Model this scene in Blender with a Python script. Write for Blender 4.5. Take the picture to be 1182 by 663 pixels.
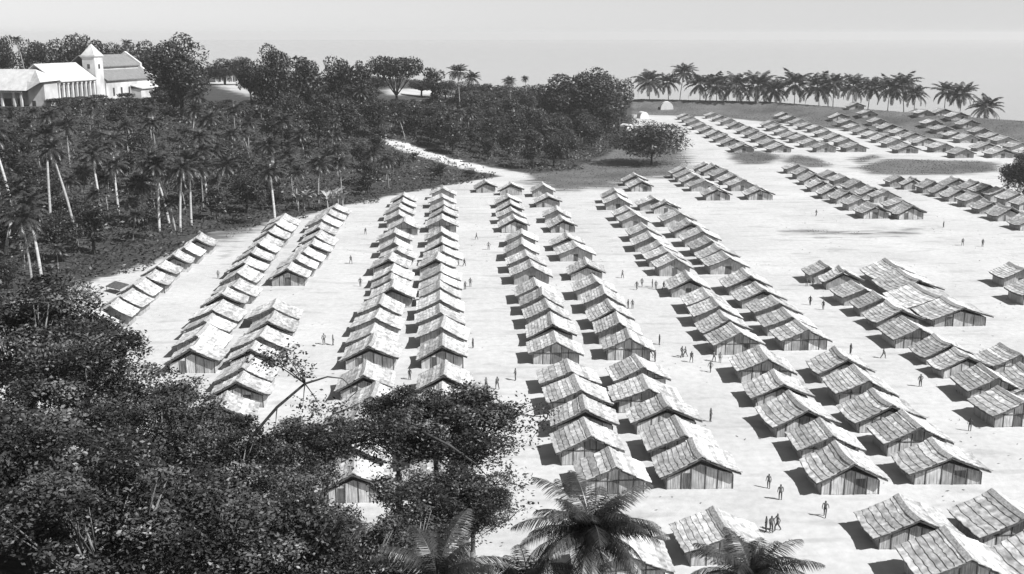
import bpy, bmesh, math, random
import numpy as np
from mathutils import Vector, Matrix, Euler

# ------------------------------------------------------------------ reset
for o in list(bpy.data.objects): bpy.data.objects.remove(o)
scene = bpy.context.scene
COL = scene.collection
R = math.radians

# ------------------------------------------------------------------ camera
PW, PH, FPX = 1182.0, 663.0, 1267.0
HCAM, PITCH, YAW = 45.0, math.atan((331.5-40)/1267.0), math.atan(43/1267.0)
cam_d = bpy.data.cameras.new('camera'); cam_d.sensor_width = 36.0; cam_d.lens = 36.0*FPX/PW
cam_d.clip_start = 0.5; cam_d.clip_end = 40000
cam = bpy.data.objects.new('camera', cam_d); COL.objects.link(cam)
cam.location = (0, 0, HCAM); cam.rotation_euler = (math.pi/2-PITCH, 0, -YAW)
scene.camera = cam
RM = Euler((math.pi/2-PITCH, 0, -YAW)).to_matrix()

# ------------------------------------------------------------------ sky and sun
SUNV = Vector((1.92, -1.2, 2.4)).normalized()
world = bpy.data.worlds.new('World'); scene.world = world; world.use_nodes = True
nt = world.node_tree; nt.nodes.clear()
sky = nt.nodes.new('ShaderNodeTexSky'); sky.sky_type = 'NISHITA'; sky.sun_disc = False
sky.sun_elevation = math.asin(SUNV.z); sky.sun_rotation = math.atan2(SUNV.x, SUNV.y)
sky.dust_density = 0.15; sky.air_density = 1.0
bw = nt.nodes.new('ShaderNodeRGBToBW'); bg = nt.nodes.new('ShaderNodeBackground'); out = nt.nodes.new('ShaderNodeOutputWorld')
bg.inputs['Strength'].default_value = 0.064
nt.links.new(sky.outputs[0], bw.inputs[0]); nt.links.new(bw.outputs[0], bg.inputs[0]); nt.links.new(bg.outputs[0], out.inputs[0])
sun_d = bpy.data.lights.new('sun', 'SUN'); sun_d.energy = 4.6; sun_d.angle = R(0.5); sun_d.color = (1, 1, 1)
sun = bpy.data.objects.new('sun', sun_d); COL.objects.link(sun)
sun.rotation_euler = SUNV.to_track_quat('Z', 'Y').to_euler(); sun.location = (60, -30, 120)
vs = scene.view_settings
vs.view_transform = 'Standard'; vs.look = 'None'; vs.gamma = 1.0; vs.exposure = 0.66
try: vs.use_curve_mapping = False
except Exception: pass
scene.render.resolution_x = 1024; scene.render.resolution_y = 574
scene.cycles.max_bounces = 5; scene.cycles.diffuse_bounces = 3; scene.cycles.volume_bounces = 1

# ------------------------------------------------------------------ maths
def ray(px, py):
    return (RM @ Vector(((px-PW/2)/FPX, -(py-PH/2)/FPX, -1))).normalized()
def at_z(px, py, z):
    d = ray(px, py); t = (z-HCAM)/d.z
    return Vector((d.x*t, d.y*t, z))
def at_y(px, py, Y):
    d = ray(px, py); t = Y/d.y
    return Vector((d.x*t, Y, HCAM+d.z*t))
RMT = RM.transposed()
def to_px(p):
    c = RMT @ (Vector(p)-Vector((0, 0, HCAM)))
    return PW/2+FPX*c.x/-c.z, PH/2-FPX*c.y/-c.z
def sstep(a, b, x):
    t = np.clip((np.asarray(x, float)-a)/(b-a), 0, 1); return t*t*(3-2*t)
def poly_dist(P, x, y):
    """signed distance to an open polyline, positive on its left"""
    x = np.asarray(x, float); y = np.asarray(y, float)
    best = np.full(x.shape, 1e9); sg = np.zeros(x.shape)
    for (ax, ay), (bx_, by_) in zip(P[:-1], P[1:]):
        dx, dy = bx_-ax, by_-ay
        t = np.clip(((x-ax)*dx+(y-ay)*dy)/(dx*dx+dy*dy), 0, 1)
        qx, qy = x-ax-t*dx, y-ay-t*dy
        d = np.hypot(qx, qy); s = np.sign(dx*(y-ay)-dy*(x-ax))
        m = d < best-1e-6
        best = np.where(m, d, best); sg = np.where(m, s, sg)
    return best*sg
def in_poly(P, x, y):
    r = np.zeros(np.shape(x), bool); n = len(P)
    for i in range(n):
        x0, y0 = P[i]; x1, y1 = P[(i+1) % n]
        c = ((y0 > y) != (y1 > y)) & (x < (x1-x0)*(y-y0)/((y1-y0)+1e-9)+x0)
        r ^= c
    return r
GROVE = [(-420, 120), (-200, 140), (-110, 158), (-78, 190), (-66, 222), (-62, 255), (-48, 274), (-36, 296), (-14, 330), (3, 352), (30, 372), (50, 420), (66, 480), (80, 560), (96, 680), (98, 900)]
COAST = [(-900, 790), (40, 772), (105, 706), (185, 672), (262, 522), (330, 430), (420, 330), (600, 100), (700, -300)]
def terrain(x, y):
    x = np.asarray(x, float); y = np.asarray(y, float)
    yf = 84+46*sstep(-6, -38, x)
    near = 42*np.clip(1-np.maximum(y, 0)/yf, 0, 1)**1.5
    g = poly_dist(GROVE, x, y)
    hill = 17*sstep(4, 165, g)*(1-0.45*sstep(-30, 90, x)*sstep(500, 560, y))
    c = -poly_dist(COAST, x, y)          # inland positive
    berm = 6.5*np.exp(-((c-14)/25.0)**2)*(1-sstep(-10, 30, g))
    z = near+np.where(g > 0, hill, 0)+berm*(1-near/42)
    z = z*np.where(c < 30, sstep(-25, 30, c)*0.6+0.4*sstep(-5, 10, c), 1)-9*sstep(0, 70, -c)
    return z
def tz(x, y): return float(terrain(np.array([x]), np.array([y]))[0])
def on_ground(px, py, z0=0.0):
    d = ray(px, py); t = np.arange(60.0, 1100.0, 0.5)
    x, y, z = d.x*t, d.y*t, HCAM+d.z*t; g = terrain(x, y)
    k = int(np.argmax(z < g)) if (z < g).any() else len(t)-1
    return Vector((float(x[k]), float(y[k]), float(g[k])))

# ------------------------------------------------------------------ materials
def new_mat(name, lo, hi, scale=(3, 3, 3), detail=4.0, rough=0.85, bump=0.0, rnd=0.0, tone=False, spec=0.3, ramp=(0.3, 0.7), noise=1.0, big=None):
    m = bpy.data.materials.new(name); m.use_nodes = True
    n = m.node_tree; n.nodes.clear(); L = n.links.new
    o = n.nodes.new('ShaderNodeOutputMaterial'); b = n.nodes.new('ShaderNodeBsdfPrincipled'); L(b.outputs[0], o.inputs[0])
    b.inputs['Roughness'].default_value = rough; b.inputs['Specular IOR Level'].default_value = spec
    tc = n.nodes.new('ShaderNodeTexCoord'); mp = n.nodes.new('ShaderNodeMapping'); mp.inputs['Scale'].default_value = scale
    L(tc.outputs['Object'], mp.inputs['Vector'])
    vec = mp.outputs[0]
    oi = n.nodes.new('ShaderNodeObjectInfo')
    ad = n.nodes.new('ShaderNodeVectorMath'); ad.operation = 'ADD'
    ml = n.nodes.new('ShaderNodeVectorMath'); ml.operation = 'SCALE'; ml.inputs[0].default_value = (37, 53, 71); L(oi.outputs['Random'], ml.inputs['Scale'])
    L(vec, ad.inputs[0]); L(ml.outputs[0], ad.inputs[1])
    nz = n.nodes.new('ShaderNodeTexNoise'); nz.inputs['Scale'].default_value = noise; nz.inputs['Detail'].default_value = detail; L(ad.outputs[0], nz.inputs['Vector'])
    cr = n.nodes.new('ShaderNodeValToRGB'); L(nz.outputs[0], cr.inputs[0])
    cr.color_ramp.elements[0].position = ramp[0]; cr.color_ramp.elements[1].position = ramp[1]
    cr.color_ramp.elements[0].color = (lo, lo, lo, 1); cr.color_ramp.elements[1].color = (hi, hi, hi, 1)
    col = cr.outputs[0]
    def mul(a, bsock):
        v = n.nodes.new('ShaderNodeVectorMath'); v.operation = 'SCALE'; L(a, v.inputs[0]); L(bsock, v.inputs['Scale']); return v.outputs[0]
    if rnd:
        mr = n.nodes.new('ShaderNodeMapRange'); mr.inputs['To Min'].default_value = 1-rnd; mr.inputs['To Max'].default_value = 1+rnd*0.7
        L(oi.outputs['Random'], mr.inputs['Value']); col = mul(col, mr.outputs[0])
    if tone:
        at = n.nodes.new('ShaderNodeAttribute'); at.attribute_name = 'tone'; col = mul(col, at.outputs['Fac'])
    if big:
        n2 = n.nodes.new('ShaderNodeTexNoise'); n2.inputs['Scale'].default_value = big; n2.inputs['Detail'].default_value = 3; L(tc.outputs['Object'], n2.inputs['Vector'])
        mr = n.nodes.new('ShaderNodeMapRange'); mr.inputs['From Min'].default_value = .3; mr.inputs['From Max'].default_value = .7
        mr.inputs['To Min'].default_value = .66; mr.inputs['To Max'].default_value = 1.16; L(n2.outputs[0], mr.inputs['Value']); col = mul(col, mr.outputs[0])
    L(col, b.inputs['Base Color'])
    if bump:
        bp = n.nodes.new('ShaderNodeBump'); bp.inputs['Strength'].default_value = bump; bp.inputs['Distance'].default_value = 0.05
        L(nz.outputs[0], bp.inputs['Height']); L(bp.outputs[0], b.inputs['Normal'])
    return m
M = {}
M['thatch'] = new_mat('bleached_thatch', 0.36, 0.74, (2.4, .9, 2.4), 10, 0.9, 0.7, rnd=0.25, tone=True, big=0.8, spec=0.12, ramp=(.34, .64))
M['ridge'] = new_mat('ridge_thatch', 0.24, 0.52, (6, 2, 6), 5, 0.9, 0.6, rnd=0.2, spec=0.15)
M['wattle'] = new_mat('wattle_wall', 0.2, 0.58, (9, 9, 0.7), 4, 0.9, 0.5, rnd=0.25, big=0.6, spec=0.15)
M['panel'] = new_mat('split_bamboo', 0.24, 0.70, (11, 11, 0.6), 4, 0.85, 0.5, rnd=0.35, big=0.7, spec=0.2)
M['pole'] = new_mat('dark_pole', 0.05, 0.14, (4, 4, 1), 3, 0.9, 0.3, spec=0.2)
M['door'] = new_mat('plank_door', 0.05, 0.16, (8, 8, 0.8), 3, 0.9, 0.3, rnd=0.3, spec=0.2)
M['leaf'] = new_mat('broad_leaf', 0.016, 0.058, (.5, .5, .5), 3, 0.5, rnd=0.2, tone=True, spec=0.5)
M['fleaf'] = new_mat('near_leaf', 0.015, 0.085, (.7, .7, .7), 4, 0.45, tone=True, spec=0.35)
M['frond'] = new_mat('palm_leaflet', 0.016, 0.062, (.6, .6, .6), 3, 0.42, rnd=0.25, tone=True, spec=0.5)
M['bark'] = new_mat('grey_bark', 0.10, 0.26, (3, 3, 0.8), 4, 0.9, 0.5, spec=0.2)
M['palmbark'] = new_mat('palm_bark', 0.16, 0.38, (1, 1, 6), 3, 0.85, 0.4, rnd=0.25, spec=0.2)
M['palebark'] = new_mat('pale_palm_bark', 0.34, 0.58, (1, 1, 6), 3, 0.85, 0.3, rnd=.2, spec=0.2)
M['dkbark'] = new_mat('dark_bark', 0.035, 0.10, (3, 3, 0.8), 4, 0.9, 0.5, spec=0.2)
M['plaster'] = new_mat('white_plaster', 0.50, 0.68, (.4, .4, .25), 5, 0.9, 0.1, big=0.12)
M['paletile'] = new_mat('pale_roof_tile', 0.42, 0.60, (.5, .5, .5), 5, 0.9, 0.2)
M['darktile'] = new_mat('dark_roof_tile', 0.13, 0.26, (.6, 4, .6), 4, 0.9, 0.3)
M['opening'] = new_mat('dark_opening', 0.03, 0.07, (2, 2, 2), 2, 0.6)  # near-black colour stands in for the dark inside of openings
M['skin'] = new_mat('dark_skin', 0.04, 0.07, (3, 3, 3), 2, 0.6)
M['cloth'] = new_mat('dark_cloth', 0.05, 0.11, (4, 4, 4), 2, 0.9, rnd=0.5)
M['shirt'] = new_mat('grey_shirt', 0.07, 0.2, (4, 4, 4), 2, 0.9, rnd=0.8)
M['pale'] = new_mat('pale_leaf', 0.16, 0.42, (.8, .8, .8), 3, 0.5, rnd=.2, tone=True)
M['canvas'] = new_mat('pale_canvas', 0.62, 0.75, (2, 2, 2), 3, 0.9, 0.2)
M['tuft'] = new_mat('grass_tuft', 0.07, 0.14, (.2, .2, .2), 4, 0.7, tone=True)
M['wood'] = new_mat('weathered_wood', 0.08, 0.25, (2, 12, 2), 3, 0.9, 0.3)

def ground_mat():
    m = bpy.data.materials.new('sand_and_grass'); m.use_nodes = True
    n = m.node_tree; n.nodes.clear(); L = n.links.new
    o = n.nodes.new('ShaderNodeOutputMaterial'); b = n.nodes.new('ShaderNodeBsdfPrincipled'); L(b.outputs[0], o.inputs[0])
    b.inputs['Roughness'].default_value = 0.95; b.inputs['Specular IOR Level'].default_value = 0.1
    tc = n.nodes.new('ShaderNodeTexCoord')
    def noise(s, d, sc=(1, 1, 1)):
        mp = n.nodes.new('ShaderNodeMapping'); mp.inputs['Scale'].default_value = sc; L(tc.outputs['Object'], mp.inputs[0])
        z = n.nodes.new('ShaderNodeTexNoise'); z.inputs['Scale'].default_value = s; z.inputs['Detail'].default_value = d; L(mp.outputs[0], z.inputs[0]); return z.outputs[0]
    def ramp(s, a, c, p=(0.3, 0.7)):
        r = n.nodes.new('ShaderNodeValToRGB'); L(s, r.inputs[0]); r.color_ramp.elements[0].position = p[0]; r.color_ramp.elements[1].position = p[1]
        r.color_ramp.elements[0].color = (a, a, a, 1); r.color_ramp.elements[1].color = (c, c, c, 1); return r.outputs[0]
    def math_(op, a, c):
        q = n.nodes.new('ShaderNodeMath'); q.operation = op
        for i, v in enumerate((a, c)):
            if isinstance(v, (int, float)): q.inputs[i].default_value = v
            else: L(v, q.inputs[i])
        return q.outputs[0]
    n1 = noise(0.06, 6); n2 = noise(0.9, 5); n3 = noise(0.22, 5, (0.5, 1.6, 1))
    sand = math_('MULTIPLY', ramp(n1, 0.45, 0.55), ramp(n2, 0.88, 1.03))
    sand = math_('MULTIPLY', sand, ramp(n3, 0.78, 1.0, (0.30, 0.46)))
    grass = math_('MULTIPLY', ramp(n1, 0.09, 0.17), ramp(n2, 0.7, 1.15))
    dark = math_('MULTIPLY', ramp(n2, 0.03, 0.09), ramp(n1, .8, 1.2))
    at = n.nodes.new('ShaderNodeAttribute'); at.attribute_name = 'grass'
    ad = n.nodes.new('ShaderNodeAttribute'); ad.attribute_name = 'dark'
    def mask(a):
        s = math_('ADD', a, math_('MULTIPLY', math_('SUBTRACT', n3, 0.5), 0.9))
        return ramp(s, 0, 1, (0.36, 0.62))
    def mix(f, a, c):
        x = n.nodes.new('ShaderNodeMix'); x.data_type = 'FLOAT'; L(f, x.inputs[0]); L(a, x.inputs[2]); L(c, x.inputs[3]); return x.outputs[0]
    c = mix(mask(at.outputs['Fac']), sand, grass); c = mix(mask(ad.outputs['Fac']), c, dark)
    L(c, b.inputs['Base Color'])
    bp = n.nodes.new('ShaderNodeBump'); bp.inputs['Strength'].default_value = 0.35; bp.inputs['Distance'].default_value = 0.25
    L(n2, bp.inputs['Height']); L(bp.outputs[0], b.inputs['Normal'])
    return m
M['ground'] = ground_mat()
def sea_mat():
    m = bpy.data.materials.new('sea_water'); m.use_nodes = True
    n = m.node_tree; b = n.nodes['Principled BSDF']
    b.inputs['Base Color'].default_value = (0.34, 0.34, 0.34, 1); b.inputs['Roughness'].default_value = 0.16; b.inputs['IOR'].default_value = 1.33
    tc = n.nodes.new('ShaderNodeTexCoord'); z = n.nodes.new('ShaderNodeTexNoise'); z.inputs['Scale'].default_value = 0.12; z.inputs['Detail'].default_value = 5
    n.links.new(tc.outputs['Object'], z.inputs[0])
    bp = n.nodes.new('ShaderNodeBump'); bp.inputs['Strength'].default_value = 0.12; bp.inputs['Distance'].default_value = 0.3
    n.links.new(z.outputs[0], bp.inputs['Height']); n.links.new(bp.outputs[0], b.inputs['Normal'])
    return m
M['sea'] = sea_mat()

# ------------------------------------------------------------------ object helpers
class MB:
    def __init__(s): s.v = []; s.f = []; s.t = []; s.mi = []
    def add(s, vs, fs, tone=1.0, mi=0):
        k = len(s.v); s.v += [tuple(p) for p in vs]
        for f in fs: s.f.append(tuple(i+k for i in f)); s.t.append(tone); s.mi.append(mi)
    def box(s, x0, x1, y0, y1, z0, z1, tone=1.0, mi=0):
        s.add([(x0, y0, z0), (x1, y0, z0), (x1, y1, z0), (x0, y1, z0), (x0, y0, z1), (x1, y0, z1), (x1, y1, z1), (x0, y1, z1)],
              [(0, 3, 2, 1), (4, 5, 6, 7), (0, 1, 5, 4), (1, 2, 6, 5), (2, 3, 7, 6), (3, 0, 4, 7)], tone, mi)
    def tube(s, pts, rads, n=6, tone=1.0, mi=0, cap=True):
        pts = [Vector(p) for p in pts]; rings = []
        for i, p in enumerate(pts):
            d = (pts[min(i+1, len(pts)-1)]-pts[max(i-1, 0)]).normalized()
            a = d.orthogonal() if abs(d.z) < 0.95 else Vector((1, 0, 0))
            a = (a-d*a.dot(d)).normalized(); b = d.cross(a)
            rings.append([p+(a*math.cos(2*math.pi*k/n)+b*math.sin(2*math.pi*k/n))*rads[i] for k in range(n)])
        vs = [q for r in rings for q in r]; fs = []
        for i in range(len(pts)-1):
            for k in range(n): fs.append((i*n+k, i*n+(k+1) % n, (i+1)*n+(k+1) % n, (i+1)*n+k))
        if cap: fs.append(tuple(range(n-1, -1, -1))); fs.append(tuple((len(pts)-1)*n+k for k in range(n)))
        s.add(vs, fs, tone, mi)
    def prism(s, prof, y0, y1, tone=1.0, mi=0):
        n = len(prof)      # profile (x,z) counter-clockwise seen from -y
        s.add([(x, y0, z) for x, z in prof]+[(x, y1, z) for x, z in prof],
              [tuple(range(n)), tuple(range(2*n-1, n-1, -1))]+[((i+1) % n, i, i+n, (i+1) % n+n) for i in range(n)], tone, mi)
    def mesh(s, name, mats, smooth=False):
        me = bpy.data.meshes.new(name); me.from_pydata(s.v, [], s.f)
        for m in (mats if isinstance(mats, (list, tuple)) else [mats]): me.materials.append(M[m])
        a = me.attributes.new('tone', 'FLOAT', 'FACE'); a.data.foreach_set('value', np.array(s.t, np.float32))
        me.polygons.foreach_set('material_index', np.array(s.mi, np.int32))
        if smooth: me.polygons.foreach_set('use_smooth', np.ones(len(s.f), bool))
        me.update()
        if smooth == 'edge': me.set_sharp_from_angle(angle=R(38))
        return me
def tri_mesh(name, V, F, tone, mat):
    """V (n,3), F (m,k) arrays"""
    me = bpy.data.meshes.new(name); k = F.shape[1]; m = len(F)
    me.vertices.add(len(V)); me.vertices.foreach_set('co', np.asarray(V, np.float32).ravel())
    me.loops.add(m*k); me.loops.foreach_set('vertex_index', F.astype(np.int32).ravel())
    me.polygons.add(m); me.polygons.foreach_set('loop_start', np.arange(0, m*k, k, dtype=np.int32)); me.polygons.foreach_set('loop_total', np.full(m, k, np.int32))
    me.materials.append(M[mat]); me.update(calc_edges=True)
    a = me.attributes.new('tone', 'FLOAT', 'FACE'); a.data.foreach_set('value', np.asarray(tone, np.float32))
    return me
def link(name, me, parent=None):
    o = bpy.data.objects.new(name, me); COL.objects.link(o)
    if parent is not None: o.parent = parent
    return o
def tag(o, label=None, cat=None, group=None, kind=None):
    if label: o['label'] = label
    if cat: o['category'] = cat
    if group: o['group'] = group
    if kind: o['kind'] = kind
    return o
def empty(name, loc, rz=0.0, sc=(1, 1, 1)):
    o = bpy.data.objects.new(name, None); COL.objects.link(o); o.location = loc; o.rotation_euler = (0, 0, rz); o.scale = sc
    o.empty_display_size = 0.3
    return o

# ------------------------------------------------------------------ ground and sea
def steps(a, b, s): return np.arange(a, b, s)
xs = np.concatenate([steps(-6000, -1000, 500), steps(-1000, -270, 30), steps(-270, 410, 2.5), steps(410, 1000, 30), steps(1000, 6001, 500)])
ys = np.concatenate([steps(-6000, -200, 500), steps(-200, 60, 8), steps(60, 700, 2.5), steps(700, 900, 6), steps(900, 1300, 50), steps(1300, 6001, 500)])
GX, GY = np.meshgrid(xs, ys); GZ = terrain(GX, GY)
rg = np.random.default_rng(3)
camp = (GX > -270) & (GX < 410) & (GY > 60) & (GY < 700)
GZ = GZ+np.where(camp, rg.normal(0, 0.03, GX.shape), 0)
nx, ny = len(xs), len(ys)
idx = np.arange(nx*ny).reshape(ny, nx)
F = np.stack([idx[:-1, :-1], idx[:-1, 1:], idx[1:, 1:], idx[1:, :-1]], -1).reshape(-1, 4)
V = np.stack([GX, GY, GZ], -1).reshape(-1, 3)
gme = tri_mesh('ground', V, F, np.ones(len(F)), 'ground')
gme.polygons.foreach_set('use_smooth', np.ones(len(F), bool))
gd = poly_dist(GROVE, GX, GY); cd = -poly_dist(COAST, GX, GY)
def soft(P, w):
    ring = P+[P[0]]; d = np.abs(poly_dist(ring, GX, GY)); s = np.where(in_poly(P, GX, GY), d, -d)
    return np.clip(0.5+s/w*0.5, 0, 1)
def gpoly(pts): return [tuple(on_ground(px, py).xy) for px, py in pts]
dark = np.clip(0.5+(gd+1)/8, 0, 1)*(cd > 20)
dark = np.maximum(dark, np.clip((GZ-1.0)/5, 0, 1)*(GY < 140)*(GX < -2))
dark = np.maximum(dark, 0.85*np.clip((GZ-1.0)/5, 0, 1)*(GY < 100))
grass = np.zeros(GX.shape)
grass = np.maximum(grass, np.clip(0.5+(70-cd)/18, 0, 1)*(gd < 60)*(cd > -30))                 # the rise behind the far rows
for P, w, a in [([(600, 168), (735, 160), (790, 172), (800, 190), (785, 205), (742, 206), (712, 217), (640, 222), (600, 208), (575, 200)], 14, 0.95),
                ([(838, 176), (876, 174), (905, 180), (890, 190), (850, 190)], 7, 0.9),
                ([(900, 186), (918, 178), (945, 183), (962, 192), (935, 194)], 7, 0.95),
                ([(978, 184), (1010, 178), (1018, 182), (992, 190)], 7, 0.9),
                ([(985, 194), (1020, 184), (1080, 185), (1150, 187), (1152, 198), (1100, 202), (1010, 202)], 9, 1.0),
                ([(885, 264), (920, 262), (1000, 266), (1075, 260), (1075, 275), (1000, 276), (900, 274)], 7, 0.60),
                ([(70, 300), (150, 285), (215, 268), (290, 250), (330, 238), (385, 230), (380, 240), (320, 262), (255, 285), (190, 300), (120, 325), (60, 330)], 8, 0.74),
                ([(250, 290), (290, 275), (262, 300), (245, 320)], 6, 0.62),
                ([(1090, 150), (1182, 170), (1182, 160), (1100, 142)], 10, 0.3)]:
    grass = np.maximum(grass, a*soft(gpoly(P), w))
for P, w in [([(236, 95), (280, 93), (297, 112), (285, 110), (262, 103)], 14),
             ([(446, 103), (520, 104), (520, 111), (448, 110)], 14),
             ([(445, 160), (470, 166), (520, 183), (570, 194), (606, 200), (606, 207), (565, 201), (515, 190), (468, 176), (444, 166)], 4)]:
    s = soft(gpoly(P), w); dark = dark*(1-s); grass = grass*(1-s)
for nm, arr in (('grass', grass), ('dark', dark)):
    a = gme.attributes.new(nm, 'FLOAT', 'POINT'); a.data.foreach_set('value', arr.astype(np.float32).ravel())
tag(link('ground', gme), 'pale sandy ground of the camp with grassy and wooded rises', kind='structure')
mb = MB(); S = 11000
mb.add([(-S, -S, 0), (S, -S, 0), (S, S, 0), (-S, S, 0)], [(0, 1, 2, 3)])
so = link('sea', mb.mesh('sea', 'sea')); so.location.z = -4.0; tag(so, 'pale calm sea beyond the shore palms', kind='structure')

# ------------------------------------------------------------------ huts
W0, L0, HW, ZR = 6.0, 7.0, 1.75, 3.42
ASYM = [0.0]
def slope_pt(t, side=1): return t*(W0/2+0.6), ZR+0.1-2.10*t+0.30*t*t+side*ASYM[0]*t
def course_geo(mb, i, side, rnd, sag, segs, NC):
    """one lapped course of palm thatch running the length of the roof"""
    ya, yb = -1.05, L0+0.55
    t0 = max(i/NC-0.02, 0); lift = 0.04
    tone = rnd.uniform(0.76, 1.14)
    top, low = [], []
    for k in range(segs+1):
        y = ya+(yb-ya)*k/segs+(rnd.uniform(-.1, .1) if 0 < k < segs else rnd.uniform(-.12, .12))
        t1 = (i+1)/NC+0.035+rnd.uniform(-0.016, 0.016)
        s = sag*math.sin(math.pi*(y-ya)/(yb-ya))
        x0, z0 = slope_pt(t0, side); x1, z1 = slope_pt(t1, side); j = rnd.uniform(-.010, .012)
        top.append((side*x0, y, z0+0.015+s)); low.append((side*x1, y, z1+lift+0.045+s+j))
    n = segs+1
    vs = top+low+[(x, y, z-0.085) for x, y, z in low]+[(x, y, z-0.09) for x, y, z in top]
    fs = []
    for k in range(segs):
        for a in range(4):
            p, q = a*n+k, ((a+1) % 4)*n+k
            f = (p, q, q+1, p+1); fs.append(f if side > 0 else f[::-1])
    e0 = (0, 3*n, 2*n, n); e1 = (n-1, 2*n-1, 3*n-1, 4*n-1)
    fs += [e0 if side > 0 else e0[::-1], e1 if side > 0 else e1[::-1]]
    for f in fs: pass
    mb.add(vs, fs, tone)
def make_variant(seed):
    rnd = random.Random(seed); v = {}
    sag = [-.06, -.3, -.15, -.22, -.1, -.34][seed % 6]; ASYM[0] = [0, .14, -.16, .06, -.1, .2][seed % 6]; NC = [7, 6, 8, 7, 5, 8][seed % 6]
    # roof core: pole and batten sheet, dark front edge thickened to draw the overhang's shadow
    prof_t = [slope_pt(t/6, 1) for t in range(7)]; prof_l = [slope_pt(t/6, -1) for t in range(7)]
    core = MB()
    up = [(-x, z-0.09) for x, z in reversed(prof_l)]+[(x, z-0.09) for x, z in prof_t[1:]]
    cp = [(x, z-0.20) for x, z in up]+up[::-1]; m = len(cp); n = 8; vs = []; fs = []
    for k in range(n+1):
        y = -1.02+(L0+1.48)*k/n; sg = sag*math.sin(math.pi*k/n)-.01
        vs += [(x, y, z+sg) for x, z in cp]
    for k in range(n):
        for q in range(m): fs.append((k*m+(q+1) % m, k*m+q, (k+1)*m+q, (k+1)*m+(q+1) % m))
    h = m//2
    for q in range(h-1): fs += [(q, q+1, m-2-q, m-1-q), (n*m+q+1, n*m+q, n*m+m-1-q, n*m+m-2-q)]
    core.add(vs, fs)
    v['core'] = core.mesh('roof_batten_shade_edge', 'pole')
    v['courses'] = []
    sl = {}
    for side in (-1, 1):
        joined = MB()
        st = rnd.getstate()
        for i in range(NC):
            c = MB(); r2 = random.Random(seed*100+i*2+(side > 0)); course_geo(c, i, side, r2, sag, 14, NC); v['courses'].append(c.mesh('thatch_course', 'thatch', 'edge'))
            r2 = random.Random(seed*100+i*2+(side > 0)); course_geo(joined, i, side, r2, sag, 7, NC)
        v['slope%d' % side] = joined.mesh('roof_slope', 'thatch', 'edge')
    cap = MB(); pts = []
    n = 8; prof = [(-.42, ZR-.02), (-.4, ZR-.10), (0, ZR+.12), (.4, ZR-.10), (.42, ZR-.02), (0, ZR+.25)]
    ring = []
    for k in range(n+1):
        y = -1.12+(L0+1.72)*k/n; s = sag*math.sin(math.pi*k/n); j = rnd.uniform(-.05, .05)
        ring.append([(x*(1+j), y, z+s+j*.5) for x, z in prof])
    m = len(prof); vs = [p for r in ring for p in r]; fs = []
    for k in range(n):
        for a in range(m): fs.append((k*m+(a+1) % m, k*m+a, (k+1)*m+a, (k+1)*m+(a+1) % m))
    fs += [tuple(range(m)), tuple(n*m+a for a in reversed(range(m)))]
    cap.add(vs, fs); v['cap'] = cap.mesh('ridge_cap', 'ridge')
    drop = (0.62 if seed % 2 else 0.0)-sag*.0
    def roof_z(x): return slope_pt(min(abs(x)/(W0/2+0.6), 1), 1 if x > 0 else -1)[1]-0.27+min(0, sag*.25)-drop*(1-.55*abs(x)/(W0/2))
    w = MB(); hw = W0/2
    w.prism([(-hw, -0.3), (hw, -0.3), (hw, roof_z(hw)), (hw*.5, roof_z(hw*.5)), (0, roof_z(0)-.02), (-hw*.5, roof_z(-hw*.5)), (-hw, roof_z(-hw))], 0, L0)
    if drop:      # the loft stays open behind a set-back screen
        w.prism([(-hw*.85, 1.2), (hw*.85, 1.2), (0, ZR-.55)], 1.3, L0-1.3)
    v['wall'] = w.mesh('wall', 'wattle')
    # front panels between posts
    cuts = [-hw]+sorted(-hw+W0*(k/5)+rnd.uniform(-.25, .25) for k in range(1, 5))+[hw]
    dk = rnd.choice([1, 2, 2, 3]); v['panels'] = []; v['door'] = None; v['posts'] = []
    for k in range(5):
        a, b = cuts[k]+.05, cuts[k+1]-.05
        p = MB()
        def strip(a, b, z0, th, tgt):
            xm = 0 if a < 0 < b else (a+b)/2
            tgt.prism([(a, z0), (b, z0), (b, roof_z(b)-.03), (xm, roof_z(xm)-.03), (a, roof_z(a)-.03)], -th, -.003)
        if k == dk:
            d = MB(); d.box(a+.08, b-.08, -.03, -.004, 0.02, 1.62); v['door'] = d.mesh('door', 'door')
            strip(a, b, 1.68, .04, p)
        else:
            q = max(2, int((b-a)/.3))
            for z in range(q):
                xa, xb = a+(b-a)*z/q+.008, a+(b-a)*(z+1)/q-.008
                strip(xa, xb, rnd.uniform(.02, .12), rnd.uniform(.025, .06), p)
        v['panels'].append(p.mesh('wall_panel', 'panel'))
    for c in cuts:
        p = MB(); p.tube([(c, -.09, -.2), (c+rnd.uniform(-.03, .03), -.09, roof_z(c)-.03)], [.06, .045], 6); v['posts'].append(p.mesh('post', 'pole'))
    rl = MB(); rl.tube([(-hw-.1, -.12, HW-.1), (hw+.1, -.12, HW-.1)], [.05, .05], 5); v['rail'] = rl.mesh('crossbar', 'pole')
    return v
VAR = [make_variant(11+k) for k in range(6)]
HUTS = []
def hut(loc, W, L, rz, hs, var, near, label, group):
    e = empty('thatched_hut', loc, rz, (W/W0, L/L0, hs)); tag(e, label, 'hut', group)
    v = VAR[var]
    link('wall', v['wall'], e)
    r = link('roof', v['core'], e)
    if near:
        for c in v['courses']: link('thatch_course', c, r)
    else:
        link('roof_slope', v['slope-1'], r); link('roof_slope', v['slope1'], r)
    link('ridge_cap', v['cap'], r)
    if v['door']: link('door', v['door'], e)
    if near or W < 0:
        for p in v['panels']: link('wall_panel', p, e)
        for p in v['posts']: link('post', p, e)
        
        if var % 2: link('crossbar', v['rail'], e)
    return e
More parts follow.
